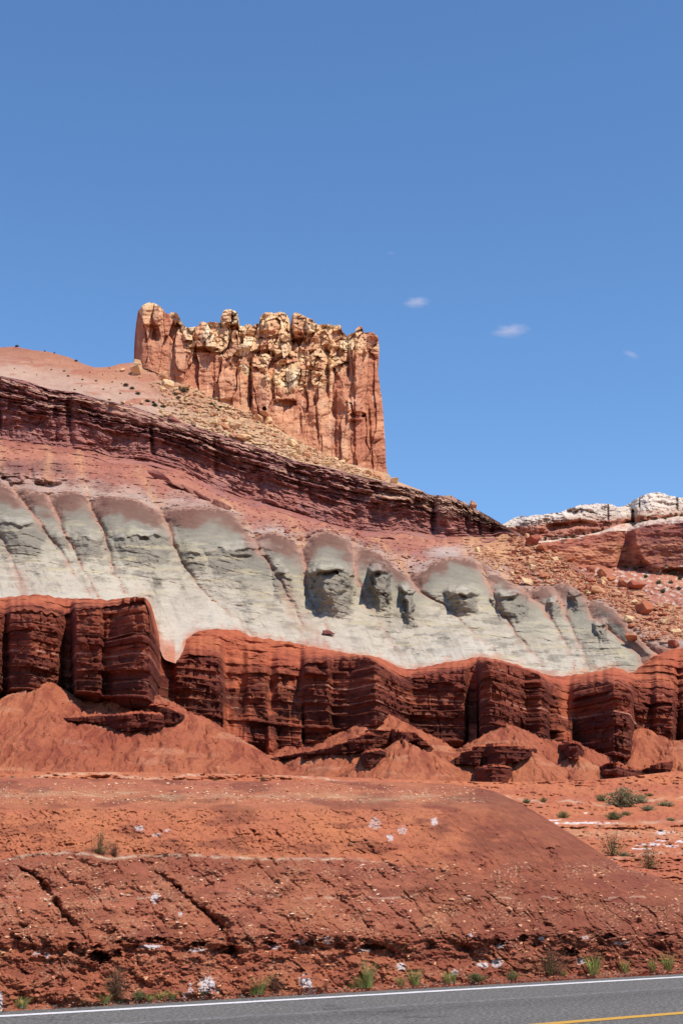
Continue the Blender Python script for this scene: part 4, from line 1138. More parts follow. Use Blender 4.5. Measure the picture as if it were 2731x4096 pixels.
# main clefts and proud pillars
for pts, w_, dp in (([(1003, 1440), (1005, 1640)], 7, 3.0), ([(1306, 1390), (1312, 1470), (1310, 1575)], 8, 3.6), ([(1260, 1590), (1275, 1760)], 4, 1.6), ([(1095, 1530), (1100, 1600)], 4, 1.4), ([(1390, 1350), (1395, 1500)], 6, 2.4), ([(1165, 1260), (1175, 1400)], 8, 2.6), ([(1475, 1640), (1490, 1880)], 5, 1.8), ([(613, 1300), (620, 1355)], 9, 1.6), ([(545, 1260), (560, 1450)], 5, 1.0), ([(1200, 1650), (1205, 1720)], 3, 1.2), ([(740, 1470), (744, 1560)], 4, .8), ([(955, 1500), (960, 1610)], 4, .9)):
    p = np.array(pts, float)
    gx = np.interp(PY, p[:, 1], p[:, 0])
    ends = sstep(p[0, 1] - 25, p[0, 1] + 15, PY) * (1 - sstep(p[-1, 1] - 10, p[-1, 1] + 30, PY))
    dd_ = PX - gx + 3 * noise2(PX / 12, PY / 25, 249)
    D -= 0.45 * dp * ends * np.where(dd_ < 0, np.exp(-(dd_ / (w_ * 1.5)) ** 2), np.exp(-(dd_ / (w_ * 0.7)) ** 2))
for x0, x1, y0, y1, H in ((1008, 1072, 1460, 1660, 1.6), (1095, 1185, 1478, 1600, 1.2), (700, 745, 1400, 1540, .9), (860, 935, 1420, 1600, .7), (1420, 1445, 1330, 1900, 1.0), (1345, 1395, 1560, 1840, 0.8), (1390, 1445, 1600, 1680, 1.3), (556, 640, 1215, 1300, 0.8), (1168, 1255, 1255, 1330, 1.4), (1042, 1105, 1250, 1325, 1.2), (885, 955, 1240, 1298, 1.2), (782, 870, 1325, 1390, 1.3), (1097, 1150, 1400, 1440, 1.2)):
    m_ = np.clip(np.minimum(PX - x0, x1 - PX) / 7 + 0.5 + noise2(PX / 12, PY / 12, 251) * .6, 0, 1) * np.clip(np.minimum(PY - y0, y1 - PY) / 9 + 0.5 + noise2(PX / 14, PY / 14, 252) * .6, 0, 1)
    D += H * m_
# hollows under the big blocks
for hx, hy, hw, hh, dp in ((1060, 1415, 40, 16, 1.0), (812, 1398, 60, 12, 1.2), (1145, 1612, 40, 16, 1.0), (1200, 1370, 36, 20, 1.3), (930, 1312, 22, 12, .8), (625, 1340, 16, 24, 1.0), (1430, 1660, 30, 14, 1.0), (1365, 1370, 24, 14, 0.8), (1058, 1635, 8, 9, 1.4)):
    D -= dp * sstep(1.3, 0.6, ((PX - hx) / hw) ** 2 + ((PY - hy) / hh) ** 2 + .4 * noise2(PX / 12, PY / 12, 253))
Y = Y - D * np.clip(0.3 + v * 6, 0, 1)
P = unproj(PX, PY, Y)
keep('butte', PX, PY, P)
# top and ends: carried back and down behind the face
def back_of(Pt, depth, drop):
    return Pt + np.array([0.0, depth, -drop])
xin = (Pt_x := P[-1, :, 0]).mean()
rowsT = [back_of(P[-1], 1.2, -0.05), back_of(P[-1], 3.0, 0.25), back_of(P[-1], 6.5, 1.6), back_of(P[-1], 11.0, 4.0)]
Tn = np.stack(rowsT)
Tn[..., 2] += fbm(Tn[..., 0] / 2, Tn[..., 1] / 2, 3, 255) * 0.4
Pall = np.concatenate([P, Tn])
low_ = Pall[-1].copy()
low_[:, 2] = P[0, :, 2] - 2
low_[:, 1] += 2
Pall = np.concatenate([Pall, low_[None]])
# side walls by extra columns
def side_cols(colP, dx):
    out = []
    for k_, (dy_, ox) in enumerate(((3.0, dx * 0.3), (7.0, dx), (13.0, dx * 1.1))):
        c2 = colP.copy()
        c2[:, 1] = np.maximum(c2[:, 1], colP[:R, 1].min() + dy_)
        c2[:, 0] += ox
        out.append(c2)
    return np.stack(out, 1)
Rs = side_cols(Pall[:, -1], 0.25)
Pall = np.concatenate([Pall, Rs], 1)
ns, nr = len(rowsT) + 1, 3
padb = lambda vv_: np.pad(vv_, ((0, ns), (0, nr)), mode='edge')
cream = 0.26 + 0.34 * (fa[2] - 0.5) * (1 - jum) + jum * (0.36 + 0.5 * (fb[2] - 0.45)) + 0.16 * fbm(PX / 60, PY / 40, 3, 257)
cream = cream + 0.25 * np.exp(-(((PX - 1140) / 55) ** 4)) * np.exp(-((PY - 1530) / 60) ** 4) - 0.22 * sstep(1380, 1460, PX) + 0.15 * sstep(0.8, 1, frac) * (PX < 1400)
cream = cream + 0.25 * np.exp(-(((PX - 600) / 50) ** 4)) * np.exp(-((PY - 1245) / 40) ** 4)
cream = np.clip(cream, 0, 1)
stain = np.clip(0.8 * sstep(0.38, 0.62, noise2(PX / 9, PY / 140, 259)) * (1 - jum) * (noise2(PX / 80, PY / 80, 260) > 0.1), 0, 1) * 0.6
varn = np.clip(0.5 * sstep(0.35, 0.65, noise2(PX / 16, PY / 120, 261)) * (1 - jum) + 0.8 * np.exp(-(((PX - 1215) / 22) ** 4)) * np.exp(-((PY - 1690) / 60) ** 4) * (noise2(PX / 10, PY / 60, 262) > 0) + 0.5 * sstep(555, 540, PX), 0, 1)  # varnish streaks and patch, plus shade painted into the colour of the left end
butte = sheet('sandstone_butte', Pall, M['butte'], {'strat': padb(cream), 'stain': padb(stain), 'varnish': padb(varn)}, False)
tag(butte, 'tall orange and cream sandstone butte with a jagged broken top standing on the maroon ridge', 'butte')

# ------------------------------------------------------------------ the far mesa
R = 210
msky = curve([(1700, 2150), (1990, 2112), (2030, 2085), (2070, 2066), (2150, 2060), (2200, 2054), (2250, 2046), (2280, 2032), (2310, 2022), (2350, 2016), (2390, 2015), (2430, 2014), (2455, 2022), (2470, 2028), (2500, 2022), (2520, 2010), (2545, 1994), (2565, 1984), (2590, 1974), (2620, 1968), (2650, 1972), (2665, 1980), (2690, 1986), (2731, 1990), (2900, 1975), (3500, 2010)], 4)
mc = np.concatenate([np.linspace(1500, 1980, 40, endpoint=False), np.arange(1980, 2760, 2.4), np.linspace(2762, 3500, 70)])
top = msky(mc) + noise2(mc / 10, mc * 0, 270) * 3 + noise2(mc / 30, mc * 0, 271) * 3
m_c2 = curve([(1900, 2130), (2050, 2112), (2200, 2092), (2300, 2080), (2420, 2082), (2500, 2076), (2560, 2066), (2731, 2050), (3500, 2060)], 10)      # top of the upper red face
m_b2 = curve([(1900, 2170), (2050, 2162), (2150, 2165), (2300, 2150), (2400, 2125), (2500, 2090), (2560, 2088), (2731, 2060), (3500, 2080)], 10)      # its foot
m_c1 = curve([(1900, 2190), (2100, 2178), (2200, 2168), (2320, 2145), (2400, 2136), (2440, 2122), (2520, 2124), (2540, 2112), (2600, 2098), (2731, 2090), (3500, 2090)], 8)   # top of the lower red face
m_b1 = curve([(1900, 2290), (2200, 2285), (2400, 2268), (2550, 2270), (2731, 2262), (3500, 2262)], 8)
bot = np.full(mc.shape, 2560.0)
PY = bot + (top - bot) * (np.linspace(0, 1, R)[:, None] ** 0.85)
PX = np.broadcast_to(mc, PY.shape)
c2_, b2_, c1_, b1_ = np.maximum(m_c2(mc), top + 10), m_b2(mc), m_c1(mc), m_b1(mc)
b2_ = np.maximum(b2_, c2_ + 6)
c1_ = np.maximum(c1_, b2_ + 3)
Yb = np.full(mc.shape, 1050.0)
y1 = go(0.42, Yb, bot, b1_)
y2 = go(5.0, y1, b1_, c1_)
y3 = go(0.34, y2, c1_, b2_)
y4 = go(4.0, y3, b2_, c2_)
Y = go(0.42, Yb, bot, PY)
Y = np.where(PY < b1_, go(5.0, y1, b1_, PY), Y)
Y = np.where(PY < c1_, go(0.34, y2, c1_, PY), Y)
Y = np.where(PY < b2_, go(4.0, y3, b2_, PY), Y)
Y = np.where(PY < c2_, go(0.9, y4, c2_, PY), Y)
xs_ = np.interp(PY, [2100, 2128, 2165, 2218, 2265, 2300], [2522, 2525, 2530, 2552, 2592, 2600])
lowf = sstep(2290, 2265, PY) * sstep(-12, 4, PY - c1_ + 8)
stepm = sstep(-20, 14, PX - xs_ + 4 * noise2(PX / 12, PY / 12, 273)) * lowf
D = 24 * stepm + 26 * sstep(2590, 2900, PX) * lowf
D -= 14 * np.exp(-(((PX - 2498) / 30) ** 4)) * lowf
on1 = ((PY < b1_) & (PY > c1_)).astype(float)
on2 = ((PY < b2_) & (PY > c2_)).astype(float)
Xm, Zm = (PX - CX) / F * Y, T(PY) * Y
bd, bi, br, hd = ledges(Xm / 14, (Zm + 0.04 * Xm + 200) / 14, Beds(51, 0.25, 1.2, 90), 0.5, 275, 3.0, 0.5)
D += bd * 9 * (0.15 + 0.65 * np.maximum(on1 * 0.1, on2 * 0.6))
cap = (PY < c2_).astype(float)
fm = worley(PX / 34, (PY + .2 * PX) / 20, 277, .9, True)
D += cap * (0.6 * bd * 9) + cap * (3.5 * (fm[2] - 0.5) - 1.2 * np.exp(-((fm[1] - fm[0]) / 0.06) ** 2))
D += (fbm(PX / 90, PY / 40, 3, 279) * 9 + fbm(PX / 14, PY / 9, 3, 280) * 2.5) * (1 - 0.7 * on1)
for cxp, w_, dp, ya_, yb_ in ((2532, 7, 22, 2040, 2110), (2705, 5, 16, 1990, 2040), (2555, 3, 10, 1980, 2040), (2430, 3, 8, 2020, 2080), (2475, 3, 7, 2020, 2060)):
    D -= dp * np.exp(-((PX - cxp) / w_) ** 2) * sstep(ya_ - 8, ya_ + 4, PY) * sstep(yb_ + 8, yb_ - 4, PY)
D -= 10 * np.exp(-(((PX - 2290) / 110) ** 4)) * np.exp(-((PY - m_c2(PX) - 16) / 13) ** 4)
Y = Y - D * sstep(0, 0.1, np.linspace(0, 1, R)[:, None])
P = unproj(PX, PY, Y)
keep('mesa', PX, PY, P)
ex = np.stack([P[-1] + np.array([0, 60, -3.0]), P[-1] + np.array([0, 400, -60.0])])
st = np.where(PY > b1_, 0.18 * (bot - PY) / (bot - b1_), np.where(PY > c1_, 0.20 + 0.30 * (b1_ - PY) / (b1_ - c1_), np.where(PY > b2_, 0.53, np.where(PY > c2_, 0.58 + 0.18 * (b2_ - PY) / np.maximum(b2_ - c2_, 1), 0.80 + 0.2 * (c2_ - PY) / np.maximum(c2_ - top, 1)))))
st = np.clip(st + 0.05 * fbm(PX / 60, PY / 12, 3, 281), 0, 1)
varn = np.clip(0.85 * sstep(-10, 30, PX - xs_) * lowf * (0.65 + 0.5 * noise2(PX / 60, PY / 14, 283)) + 0.5 * on1 * sstep(0, .4, noise2(PX / 60, PY / 9, 284)), 0, 1)
pal = np.clip(0.7 * sstep(0.05, 0.3, fbm(PX / 18, PY / 8, 3, 285)) * ((PY < c1_) & (PY > b2_)) + 0.6 * sstep(0.2, 0.4, fbm(PX / 25, PY / 10, 3, 286)) * (PY > b1_), 0, 1)
padm = lambda v_: np.concatenate([v_, np.repeat(v_[-1:], 2, 0)])
tag(sheet('distant_mesa', np.concatenate([P, ex]), M['mesa'], {'strat': padm(st), 'varnish': padm(varn), 'pale': padm(pal)}, False),
    'distant mesa with a white rock cap over red cliffs beyond the talus ridge', 'mesa')

# ------------------------------------------------------------------ rocks
def rock_proto(seed, n=16, flat=1.0, rough=0):
    r = random.Random(seed)
    bm = bmesh.new()
    for _ in range(n):
        p = Vector((r.uniform(-1, 1), r.uniform(-1, 1), r.uniform(-1, 1)))
        m_ = max(abs(p.x), abs(p.y), abs(p.z))
        p = p / m_ * r.uniform(0.75, 1.0)
        bm.verts.new((p.x * 0.62, p.y * 0.5, p.z * 0.45 * flat))
    res = bmesh.ops.convex_hull(bm, input=bm.verts)
    junk = list({e for e in res['geom_interior'] + res['geom_unused'] if isinstance(e, bmesh.types.BMVert) and e.is_valid})
    bmesh.ops.delete(bm, geom=junk, context='VERTS')
    if rough:
        bmesh.ops.dissolve_limit(bm, angle_limit=0.25, verts=bm.verts, edges=bm.edges)
        bmesh.ops.bevel(bm, geom=list(bm.edges), offset=0.05, segments=1, affect='EDGES', clamp_overlap=True)
        bmesh.ops.triangulate(bm, faces=bm.faces)
        bmesh.ops.subdivide_edges(bm, edges=bm.edges, cuts=2, use_grid_fill=True)
        for v_ in bm.verts:
            v_.co += v_.normal * 0.05 * mnoise.noise(v_.co * 4 + Vector((seed, 0, 0))) + v_.normal * 0.02 * mnoise.noise(v_.co * 11 + Vector((0, seed, 0)))
    me = bpy.data.meshes.new('rock')
    bm.to_mesh(me)
    bm.free()
    return me


PROT = {}
for mk in ('st_cream', 'st_orange', 'st_red', 'st_maroon'):
    PROT[mk] = []
    for k in range(7):
        me = rock_proto(100 + k * 3 + {'st_cream': 0, 'st_orange': 40, 'st_red': 80, 'st_maroon': 120}[mk], 18, random.choice((0.8, 1.0, 1.2, 1.5)), 1)
        me.materials.append(M[mk])
        PROT[mk].append(me)
SLABS = {}
for mk, sd in (('st_flake', 300), ('st_flake_red', 340), ('st_flake_pale', 380), ('st_gypsum', 420)):
    SLABS[mk] = []
    for k in range(5):
        me = rock_proto(sd + k, 14, 0.45 if mk != 'st_gypsum' else 1.0, 1)
        me.materials.append(M[mk])
        SLABS[mk].append(me)
pr = random.Random(77)


def px_size(P_):
    return P_[1] / F


def put_rock(name, me, P_, wpx, label, cat, group=None, tall=1.0, sink=0.25, tilt=0.5, rot=None, long=1.0):
    """one rock, wpx photograph pixels wide, sitting on the point"""
    s = wpx * px_size(P_) / 1.15
    o = bpy.data.objects.new(name, me)
    COL.objects.link(o)
    o.scale = (s * pr.uniform(0.85, 1.15) * long, s * pr.uniform(0.8, 1.2), s * tall)
    o.rotation_euler = rot if rot else (pr.uniform(-tilt, tilt), pr.uniform(-tilt, tilt), pr.uniform(0, 6.28))
    o.location = (P_[0], P_[1] - s * 0.1, P_[2] + s * 0.45 * tall * (1 - 2 * sink) * 0.8)
    tag(o, label, cat, group)
    return o


# boulders that stand out in the photograph
for (sh, px, py, w, mk, tall, lab) in (
        ('pink', 2575, 2455, 84, 'st_red', 1.25, 'largest rust red boulder, high above the grey slope near the end of the talus'),
        ('pink', 2548, 2350, 66, 'st_red', 1.0, 'dark rust boulder on the talus ridge against the distant mesa'),
        ('pink', 2405, 2295, 46, 'st_red', 1.0, 'rust boulder on the talus ridge halfway down to the last dark boulder'),
        ('pink', 2440, 2305, 50, 'st_red', .8, 'long low rust block on the talus ridge beside another boulder'),
        ('pink', 2495, 2320, 60, 'st_red', .8, 'leaning rust slab on the talus ridge with shade under it'),
        ('pink', 2360, 2278, 44, 'st_red', .9, 'small rust block where the talus ridge meets the distant red cliff'),
        ('pink', 2130, 2175, 58, 'st_red', 1.2, 'upright rust block where the ridge drops from the maroon cliff'),
        ('pink', 2165, 2200, 44, 'st_red', .9, 'rust block beside the upright one on the ridge'),
        ('pink', 2275, 2245, 60, 'st_red', .7, 'long rust slab on the ridge in front of the distant red cliff'),
        ('pink', 2215, 2200, 30, 'st_red', .9, 'small rust block alone on the ridge skyline'),
        ('pink', 2385, 2375, 60, 'st_orange', .9, 'tan and rust boulder above the dark knob of the grey slope'),
        ('pink', 2105, 2340, 50, 'st_cream', .9, 'pale pinkish boulder perched on the grey spur'),
        ('pink', 2105, 2260, 40, 'st_cream', .6, 'flat cream slab on the pink slope'),
        ('pink', 2125, 2300, 40, 'st_maroon', .9, 'dark block just above the pale boulder on the grey spur'),
        ('grey', 2525, 2565, 66, 'st_red', .9, 'rust boulder resting on the pale grey slope at the lower end of the talus'),
        ('grey', 2690, 2440, 56, 'st_red', .8, 'rust boulder low on the talus at the photo edge'),
        ('pink', 2512, 2490, 46, 'st_cream', 1.0, 'pale block beside the largest rust boulder'),
        ('pink', 2655, 2495, 46, 'st_cream', .7, 'cream slab between rust boulders in the lower talus'),
        ('grey', 1315, 2540, 44, 'st_maroon', .8, 'dark boulder stopped in the gully of the grey slope'),
        ('pink', 650, 1915, 88, 'st_maroon', .8, 'big dark slab lying on the pink slope below the maroon cliff'),
        ('pink', 700, 1945, 80, 'st_maroon', .6, 'dark slab next down the line of fallen blocks on the pink slope'),
        ('pink', 760, 1968, 64, 'st_maroon', .6, 'dark fallen slab in the middle of the line of blocks on the pink slope'),
        ('pink', 815, 1995, 60, 'st_maroon', .7, 'dark fallen block near the lower end of the line on the pink slope'),
        ('pink', 880, 2028, 60, 'st_maroon', .8, 'last dark block of the line that lies on the pink slope'),
        ('upper', 548, 1494, 60, 'st_cream', .8, 'pale rounded boulder alone on the slope left of the butte'),
        ('maroon', 700, 1662, 42, 'st_maroon', .9, 'loose maroon block on the lip of the cliff'),
        ('upper', 1575, 1932, 44, 'st_cream', .5, 'cream slab on the skyline at the foot of the butte'),
        ('upper', 1888, 2030, 34, 'st_orange', 1.0, 'block standing on the skyline end of the maroon cliff')):
    fallen = mk == 'st_maroon' and 600 < px < 900
    put_rock('boulder', pr.choice(PROT[mk]), at(sh, px, py), w * (0.85 if fallen else 1), lab, 'boulder', None, tall * (0.8 if fallen else 1), 0.3 if fallen else 0.12, 0.25,
             (pr.uniform(-.2, .2), pr.uniform(0.45, 0.62), pr.uniform(-0.25, 0.1)) if fallen else None, 1.7 if fallen else 1.0)

# the rest of the boulders, in look-alike groups
def scatter(sheet_name, n, region, wrng, mats, label, group):
    k = 0
    tries = 0
    while k < n and tries < n * 60:
        tries += 1
        px, py = region()
        if px is None: continue
        w = wrng[0] + (wrng[1] - wrng[0]) * pr.random() ** 2.2
        mk = pr.choice(mats)
        word = {'st_cream': 'cream', 'st_orange': 'tan', 'st_red': 'rust', 'st_maroon': 'dark maroon'}[mk]
        put_rock('boulder', pr.choice(PROT[mk]), at(sheet_name, px, py), w, label % word, 'boulder', word + ' ' + group, pr.uniform(0.6, 1.0), 0.2, 0.5)
        k += 1


def reg_apron():
    px = pr.uniform(640, 1540)
    cb_, mt_ = float(c_cbase(px)), float(c_mtop(px))
    return px, cb_ + 4 + (mt_ - cb_ - 8) * pr.random() ** 0.9


def reg_apron_left():
    px = pr.uniform(430, 760)
    cb_, mt_ = float(c_cbase(px)), float(c_mtop(px))
    return px, cb_ + 10 + (mt_ - cb_ - 16) * pr.random()


def reg_right():
    px = pr.uniform(2030, 2731)
    lo_, hi_ = float(np.interp(px, [x for x, _ in RIDGE], [y for _, y in RIDGE])), float(c_spur(px))
    if px > 2480: hi_ = min(hi_, 2560)
    return px, lo_ + (hi_ - lo_) * pr.random()


def reg_chute():
    px = pr.uniform(1860, 2090)
    return px, np.interp(px, [1860, 2090], [2190, 2300]) + pr.uniform(-28, 28)


def reg_mid():
    px = pr.uniform(950, 1700)
    lo_, hi_ = float(c_mbot(px)), float(c_spur(px))
    return px, lo_ + (hi_ - lo_) * pr.uniform(0.3, 1.0)


scatter('upper', 90, reg_apron, (15, 58), ('st_cream', 'st_cream', 'st_orange'), '%s angular block in the rubble apron right under the butte', 'blocks of the rubble apron under the butte')
scatter('upper', 18, reg_apron_left, (10, 24), ('st_cream',), '%s block scattered on the open slope beside the butte', 'blocks on the open slope beside the butte')
scatter('pink', 90, reg_right, (12, 44), ('st_orange', 'st_red', 'st_orange', 'st_cream'), '%s block among the talus spilling down beside the grey slope', 'blocks of the long talus')
scatter('pink', 28, reg_chute, (10, 28), ('st_orange', 'st_cream'), '%s block in the chute of debris beside the pale pink ledge', 'blocks in the debris chute')
scatter('pink', 34, reg_mid, (10, 28), ('st_maroon', 'st_orange', 'st_red'), '%s block on the pink band between the maroon cliff and the grey spurs', 'blocks on the pink band')


# rubble too small to count
def merged(name, protos, pts, sizes, m, seed, tall=(0.5, 1.0)):
    r = np.random.default_rng(seed)
    Vs, Fs, o_ = [], [], 0
    pv = []
    for me in protos:
        v_ = np.empty(len(me.vertices) * 3)
        me.vertices.foreach_get('co', v_)
        me.calc_loop_triangles()
        t_ = np.empty(len(me.loop_triangles) * 3, dtype=np.int32)
        me.loop_triangles.foreach_get('vertices', t_)
        pv.append((v_.reshape(-1, 3), t_.reshape(-1, 3)))
    for p_, s_ in zip(pts, sizes):
        v_, t_ = pv[r.integers(len(pv))]
        an = r.uniform(0, 6.28)
        ti = r.uniform(-0.5, 0.5)
        w_ = v_ * np.array([s_ * r.uniform(.8, 1.2), s_ * r.uniform(.8, 1.2), s_ * r.uniform(*tall)])
        ca, sa = math.cos(an), math.sin(an)
        w_ = w_ @ np.array([[ca, sa, 0], [-sa, ca, 0], [0, 0, 1]])
        ct, st_ = math.cos(ti), math.sin(ti)
        w_ = w_ @ np.array([[1, 0, 0], [0, ct, st_], [0, -st_, ct]])
        Vs.append(w_ + p_)
        Fs.append(t_ + o_)
        o_ += len(v_)
    o = mesh_np(name, np.concatenate(Vs), np.concatenate(Fs), m, None, False)
    tag(o, kind='stuff')
    return o


LITE = [rock_proto(500 + k, 11, 0.9) for k in range(10)]
FLAKE = [rock_proto(540 + k, 9, 0.38) for k in range(10)]


def spots(sheet_name, n, region, lo, hi, pw=2.5):
    pts, sz = [], []
    while len(pts) < n:
        px, py = region()
        P_ = at(sheet_name, px, py)
        pts.append(P_)
        sz.append((lo + (hi - lo) * pr.random() ** pw) * px_size(P_))
    return pts, sz


for nm, sh, n, rg, lo, hi, mk, sd in (('rubble', 'upper', 1100, reg_apron, 6, 27, 'st_cream', 1), ('rubble', 'upper', 600, reg_apron, 6, 24, 'st_orange', 2), ('rubble', 'upper', 120, reg_apron_left, 4, 10, 'st_cream', 3),
                                      ('rubble', 'pink', 1500, reg_right, 5, 22, 'st_orange', 4), ('rubble', 'pink', 1000, reg_right, 5, 22, 'st_red', 5), ('rubble', 'pink', 350, reg_right, 5, 16, 'st_cream', 6),
                                      ('rubble', 'pink', 320, reg_chute, 4, 14, 'st_orange', 7), ('rubble', 'pink', 260, reg_mid, 4, 14, 'st_maroon', 8)):
    p_, s_ = spots(sh, n, rg, lo, hi)
    merged(nm, LITE, p_, s_, M[mk], sd)


def reg_fans():
    return pr.uniform(-10, 2741), pr.uniform(2760, 3100)


p_, s_ = spots('talus', 900, reg_fans, 3, 11)
merged('rubble', LITE, p_, s_, M['st_fan'], 10)


def reg_pink_all():
    px = pr.uniform(-10, 1800)
    lo_, hi_ = float(c_mbot(px)), float(c_spur(px))
    return px, lo_ + (hi_ - lo_) * pr.random()


p_, s_ = spots('pink', 700, reg_pink_all, 3, 13)
merged('rubble', LITE, p_, s_, M['st_maroon'], 11)


# debris lines in the gullies of the grey slope
def reg_gully():
    g_ = GUL[pr.choice((2, 3, 4, 4, 5, 7, 7, 9, 10))]
    y_ = pr.uniform(g_[0][1] + 40, min(g_[-1][1], 2480))
    return np.interp(y_, [b_ for _, b_ in g_], [a_ for a_, _ in g_]) + pr.gauss(0, 6), y_


p_, s_ = spots('grey', 260, reg_gully, 4, 13)
merged('gully_rubble', LITE, p_, s_, M['st_orange'], 9)


# the roadside bank: flat flakes
def reg_bank(y0, y1, x0=-10, x1=2741):
    def f():
        while True:
            px = pr.uniform(x0, x1)
            lo_ = float(c_crest(px)) + 6
            py = pr.uniform(max(y0, lo_), y1)
            if y1 > lo_ and py < 4030 - 0.0586 * px: return px, py
    return f


for sd, (n, y0, y1, lo, hi, mk, kw) in enumerate(((1500, 3440, 3760, 4, 20, 'st_flake', {}), (500, 3440, 3760, 4, 17, 'st_flake_pale', {'x1': 1900}), (900, 3440, 3800, 4, 22, 'st_flake_red', {}),
                                             (900, 3770, 4020, 5, 30, 'st_flake_red', {}), (500, 3770, 4020, 4, 20, 'st_flake', {}), (800, 3128, 3215, 4, 13, 'st_flake_pale', {'x1': 1900}), (900, 3128, 3215, 4, 13, 'st_flake', {'x1': 1950}),
                                             (500, 3215, 3440, 2, 9, 'st_flake_red', {}))):
    p_, s_ = spots('bank', n, reg_bank(y0, y1, **kw), lo, hi)
    merged('stone_chips', FLAKE, p_, s_, M[mk], 20 + sd, (0.7, 1.2))

def reg_foot():
    px = pr.uniform(-10, 2741)
    return px, 4066 - 0.0586 * px - 20 - pr.uniform(-3, 16)


for mk, n_, sd in (('st_flake', 350, 40), ('st_flake_red', 500, 41), ('st_grit', 700, 42)):
    p_, s_ = spots('bank', n_, reg_foot, 3, 11)
    p_ = [q_ + np.array([0, -abs(pr.gauss(0, .22)) if mk == 'st_grit' else -abs(pr.gauss(0, .08)), 0]) for q_ in p_]
    merged('shoulder_gravel', FLAKE, [np.array([q_[0], q_[1], max(q_[2], 0.004)]) for q_ in p_], s_, M[mk], sd, (0.9, 1.6))

SL = [('st_flake_pale', 488, 3585, 26, 'largest white flat stone lying on the brown slope between the two dark gullies'), ('st_flake_pale', 515, 3587, 20, 'smaller white stone right beside the large white one'),
      ('st_flake', 385, 3465, 26, 'tan slab propped over a shadow below the pale rim'), ('st_flake', 280, 3435, 30, 'flat tan slab lying on the pale rim'), ('st_flake', 265, 3463, 18, 'small tan slab beside the slab with a dark gap'),
      ('st_flake_pale', 38, 3445, 26, 'pale stone at the end of the rim by the photo edge'), ('st_flake_pale', 395, 3560, 22, 'pale stone in the cluster above the reddish patch'), ('st_flake_pale', 395, 3577, 18, 'lower pale stone of that little cluster'),
      ('st_flake_pale', 200, 3623, 22, 'pale block at the lip of the long dark gully'), ('st_flake_pale', 185, 3602, 20, 'pale block higher on the lip of the long gully'), ('st_flake', 1400, 3384, 28, 'flat tan stone alone on the smooth brown slope above the rim'),
      ('st_flake', 1745, 3523, 20, 'orange round stone on the brown slope'), ('st_flake', 2035, 3640, 34, 'large tilted orange slab standing out of the brown slope'), ('st_flake', 2165, 3630, 22, 'orange slab further along from the large tilted one'),
      ('st_flake', 2160, 3655, 24, 'orange slab just under the other orange slab'), ('st_flake', 1370, 3470, 22, 'tan block at the foot of the pale rim'), ('st_flake', 1110, 3522, 24, 'orange tan block left of the small rill'),
      ('st_flake_pale', 1155, 3474, 16, 'pale stone under the rim near the rill'), ('st_flake_pale', 1530, 3608, 18, 'white stone among chips in the middle slope'), ('st_flake', 1350, 3668, 24, 'tan slab among the chips low in the middle slope'),
      ('st_flake', 1700, 3680, 26, 'pink slab just above the crumbling ledge'), ('st_flake_red', 380, 3862, 34, 'flat red stone lying in front of the dark hollow'), ('st_flake_red', 135, 3925, 36, 'long red stone on the lower bank'),
      ('st_flake_red', 425, 3898, 26, 'red stone below the dark hollow'), ('st_flake_red', 305, 3995, 26, 'red block near the foot of the bank'), ('st_flake', 133, 3958, 16, 'small pale stone near the foot of the bank'),
      ('st_flake_red', 40, 3845, 34, 'red block on the lower bank by the photo edge'), ('st_flake', 1085, 3882, 26, 'tan stone above the white crusted rock'), ('st_flake_pale', 1300, 3832, 16, 'pale chip under the ledge'),
      ('st_gypsum', 1238, 3942, 26, 'white crusted block in the white patch above the road'), ('st_gypsum', 1210, 3930, 24, 'pinkish white block in the upper part of the white patch'), ('st_gypsum', 1255, 3962, 22, 'white block at the lower end of the white patch'),
      ('st_gypsum', 842, 3945, 30, 'white lump beside the tall green weed'), ('st_gypsum', 762, 3942, 16, 'small white lump next to the larger one'),
      ('st_flake_red', 440, 3832, 26, 'red block wedged beside the dark hollow'), ('st_flake_red', 520, 3825, 40, 'layered red block under the ledge'), ('st_flake_red', 2445, 3738, 26, 'red block fallen under the ledge'), ('st_flake', 808, 3268, 18, 'small tan slab on the cracked orange slope'), ('st_flake', 1182, 3184, 16, 'single tan stone on the gravelly crest')]
for mk, px, py, w, lab in SL:
    put_rock('stone', pr.choice(SLABS[mk]), at('bank', px, py), w, lab, 'stone', None, 1.1, 0.15, 0.35)

# ------------------------------------------------------------------ shrubs and grass
def blades(n, h, spread, width, seed, lean=0.5, curve_=0.3, root=0.25):
    """grass blades: tapered, bent strips"""
    r = random.Random(seed)
    V, Fc = [], []
    for _ in range(n):
        a_ = r.uniform(0, 6.283)
        rad = spread * root * math.sqrt(r.random())
        x, y = rad * math.cos(a_), rad * math.sin(a_)
        b_ = a_ + r.uniform(-0.8, 0.8)
        hh = h * r.uniform(0.45, 1.0)
        ln = r.uniform(0.05, lean) * hh
        w_ = width * r.uniform(0.6, 1.2)
        c_, s_ = math.cos(b_), math.sin(b_)
        tx, ty = -s_, c_
        i0 = len(V)
        for k, f_ in enumerate((0, 0.35, 0.7, 1.0)):
            d_ = ln * f_ ** 1.6 + curve_ * hh * f_ ** 3 * 0.4
            zz = hh * f_ * (1 - 0.12 * f_)
            ww_ = w_ * (1 - f_ * 0.85)
            V.append((x + c_ * d_ - tx * ww_, y + s_ * d_ - ty * ww_, zz))
            V.append((x + c_ * d_ + tx * ww_, y + s_ * d_ + ty * ww_, zz))
        for k in range(3):
            j = i0 + 2 * k
            Fc.append((j, j + 1, j + 3, j + 2))
    me = bpy.data.meshes.new('blades')
    me.from_pydata(V, [], Fc)
    return me


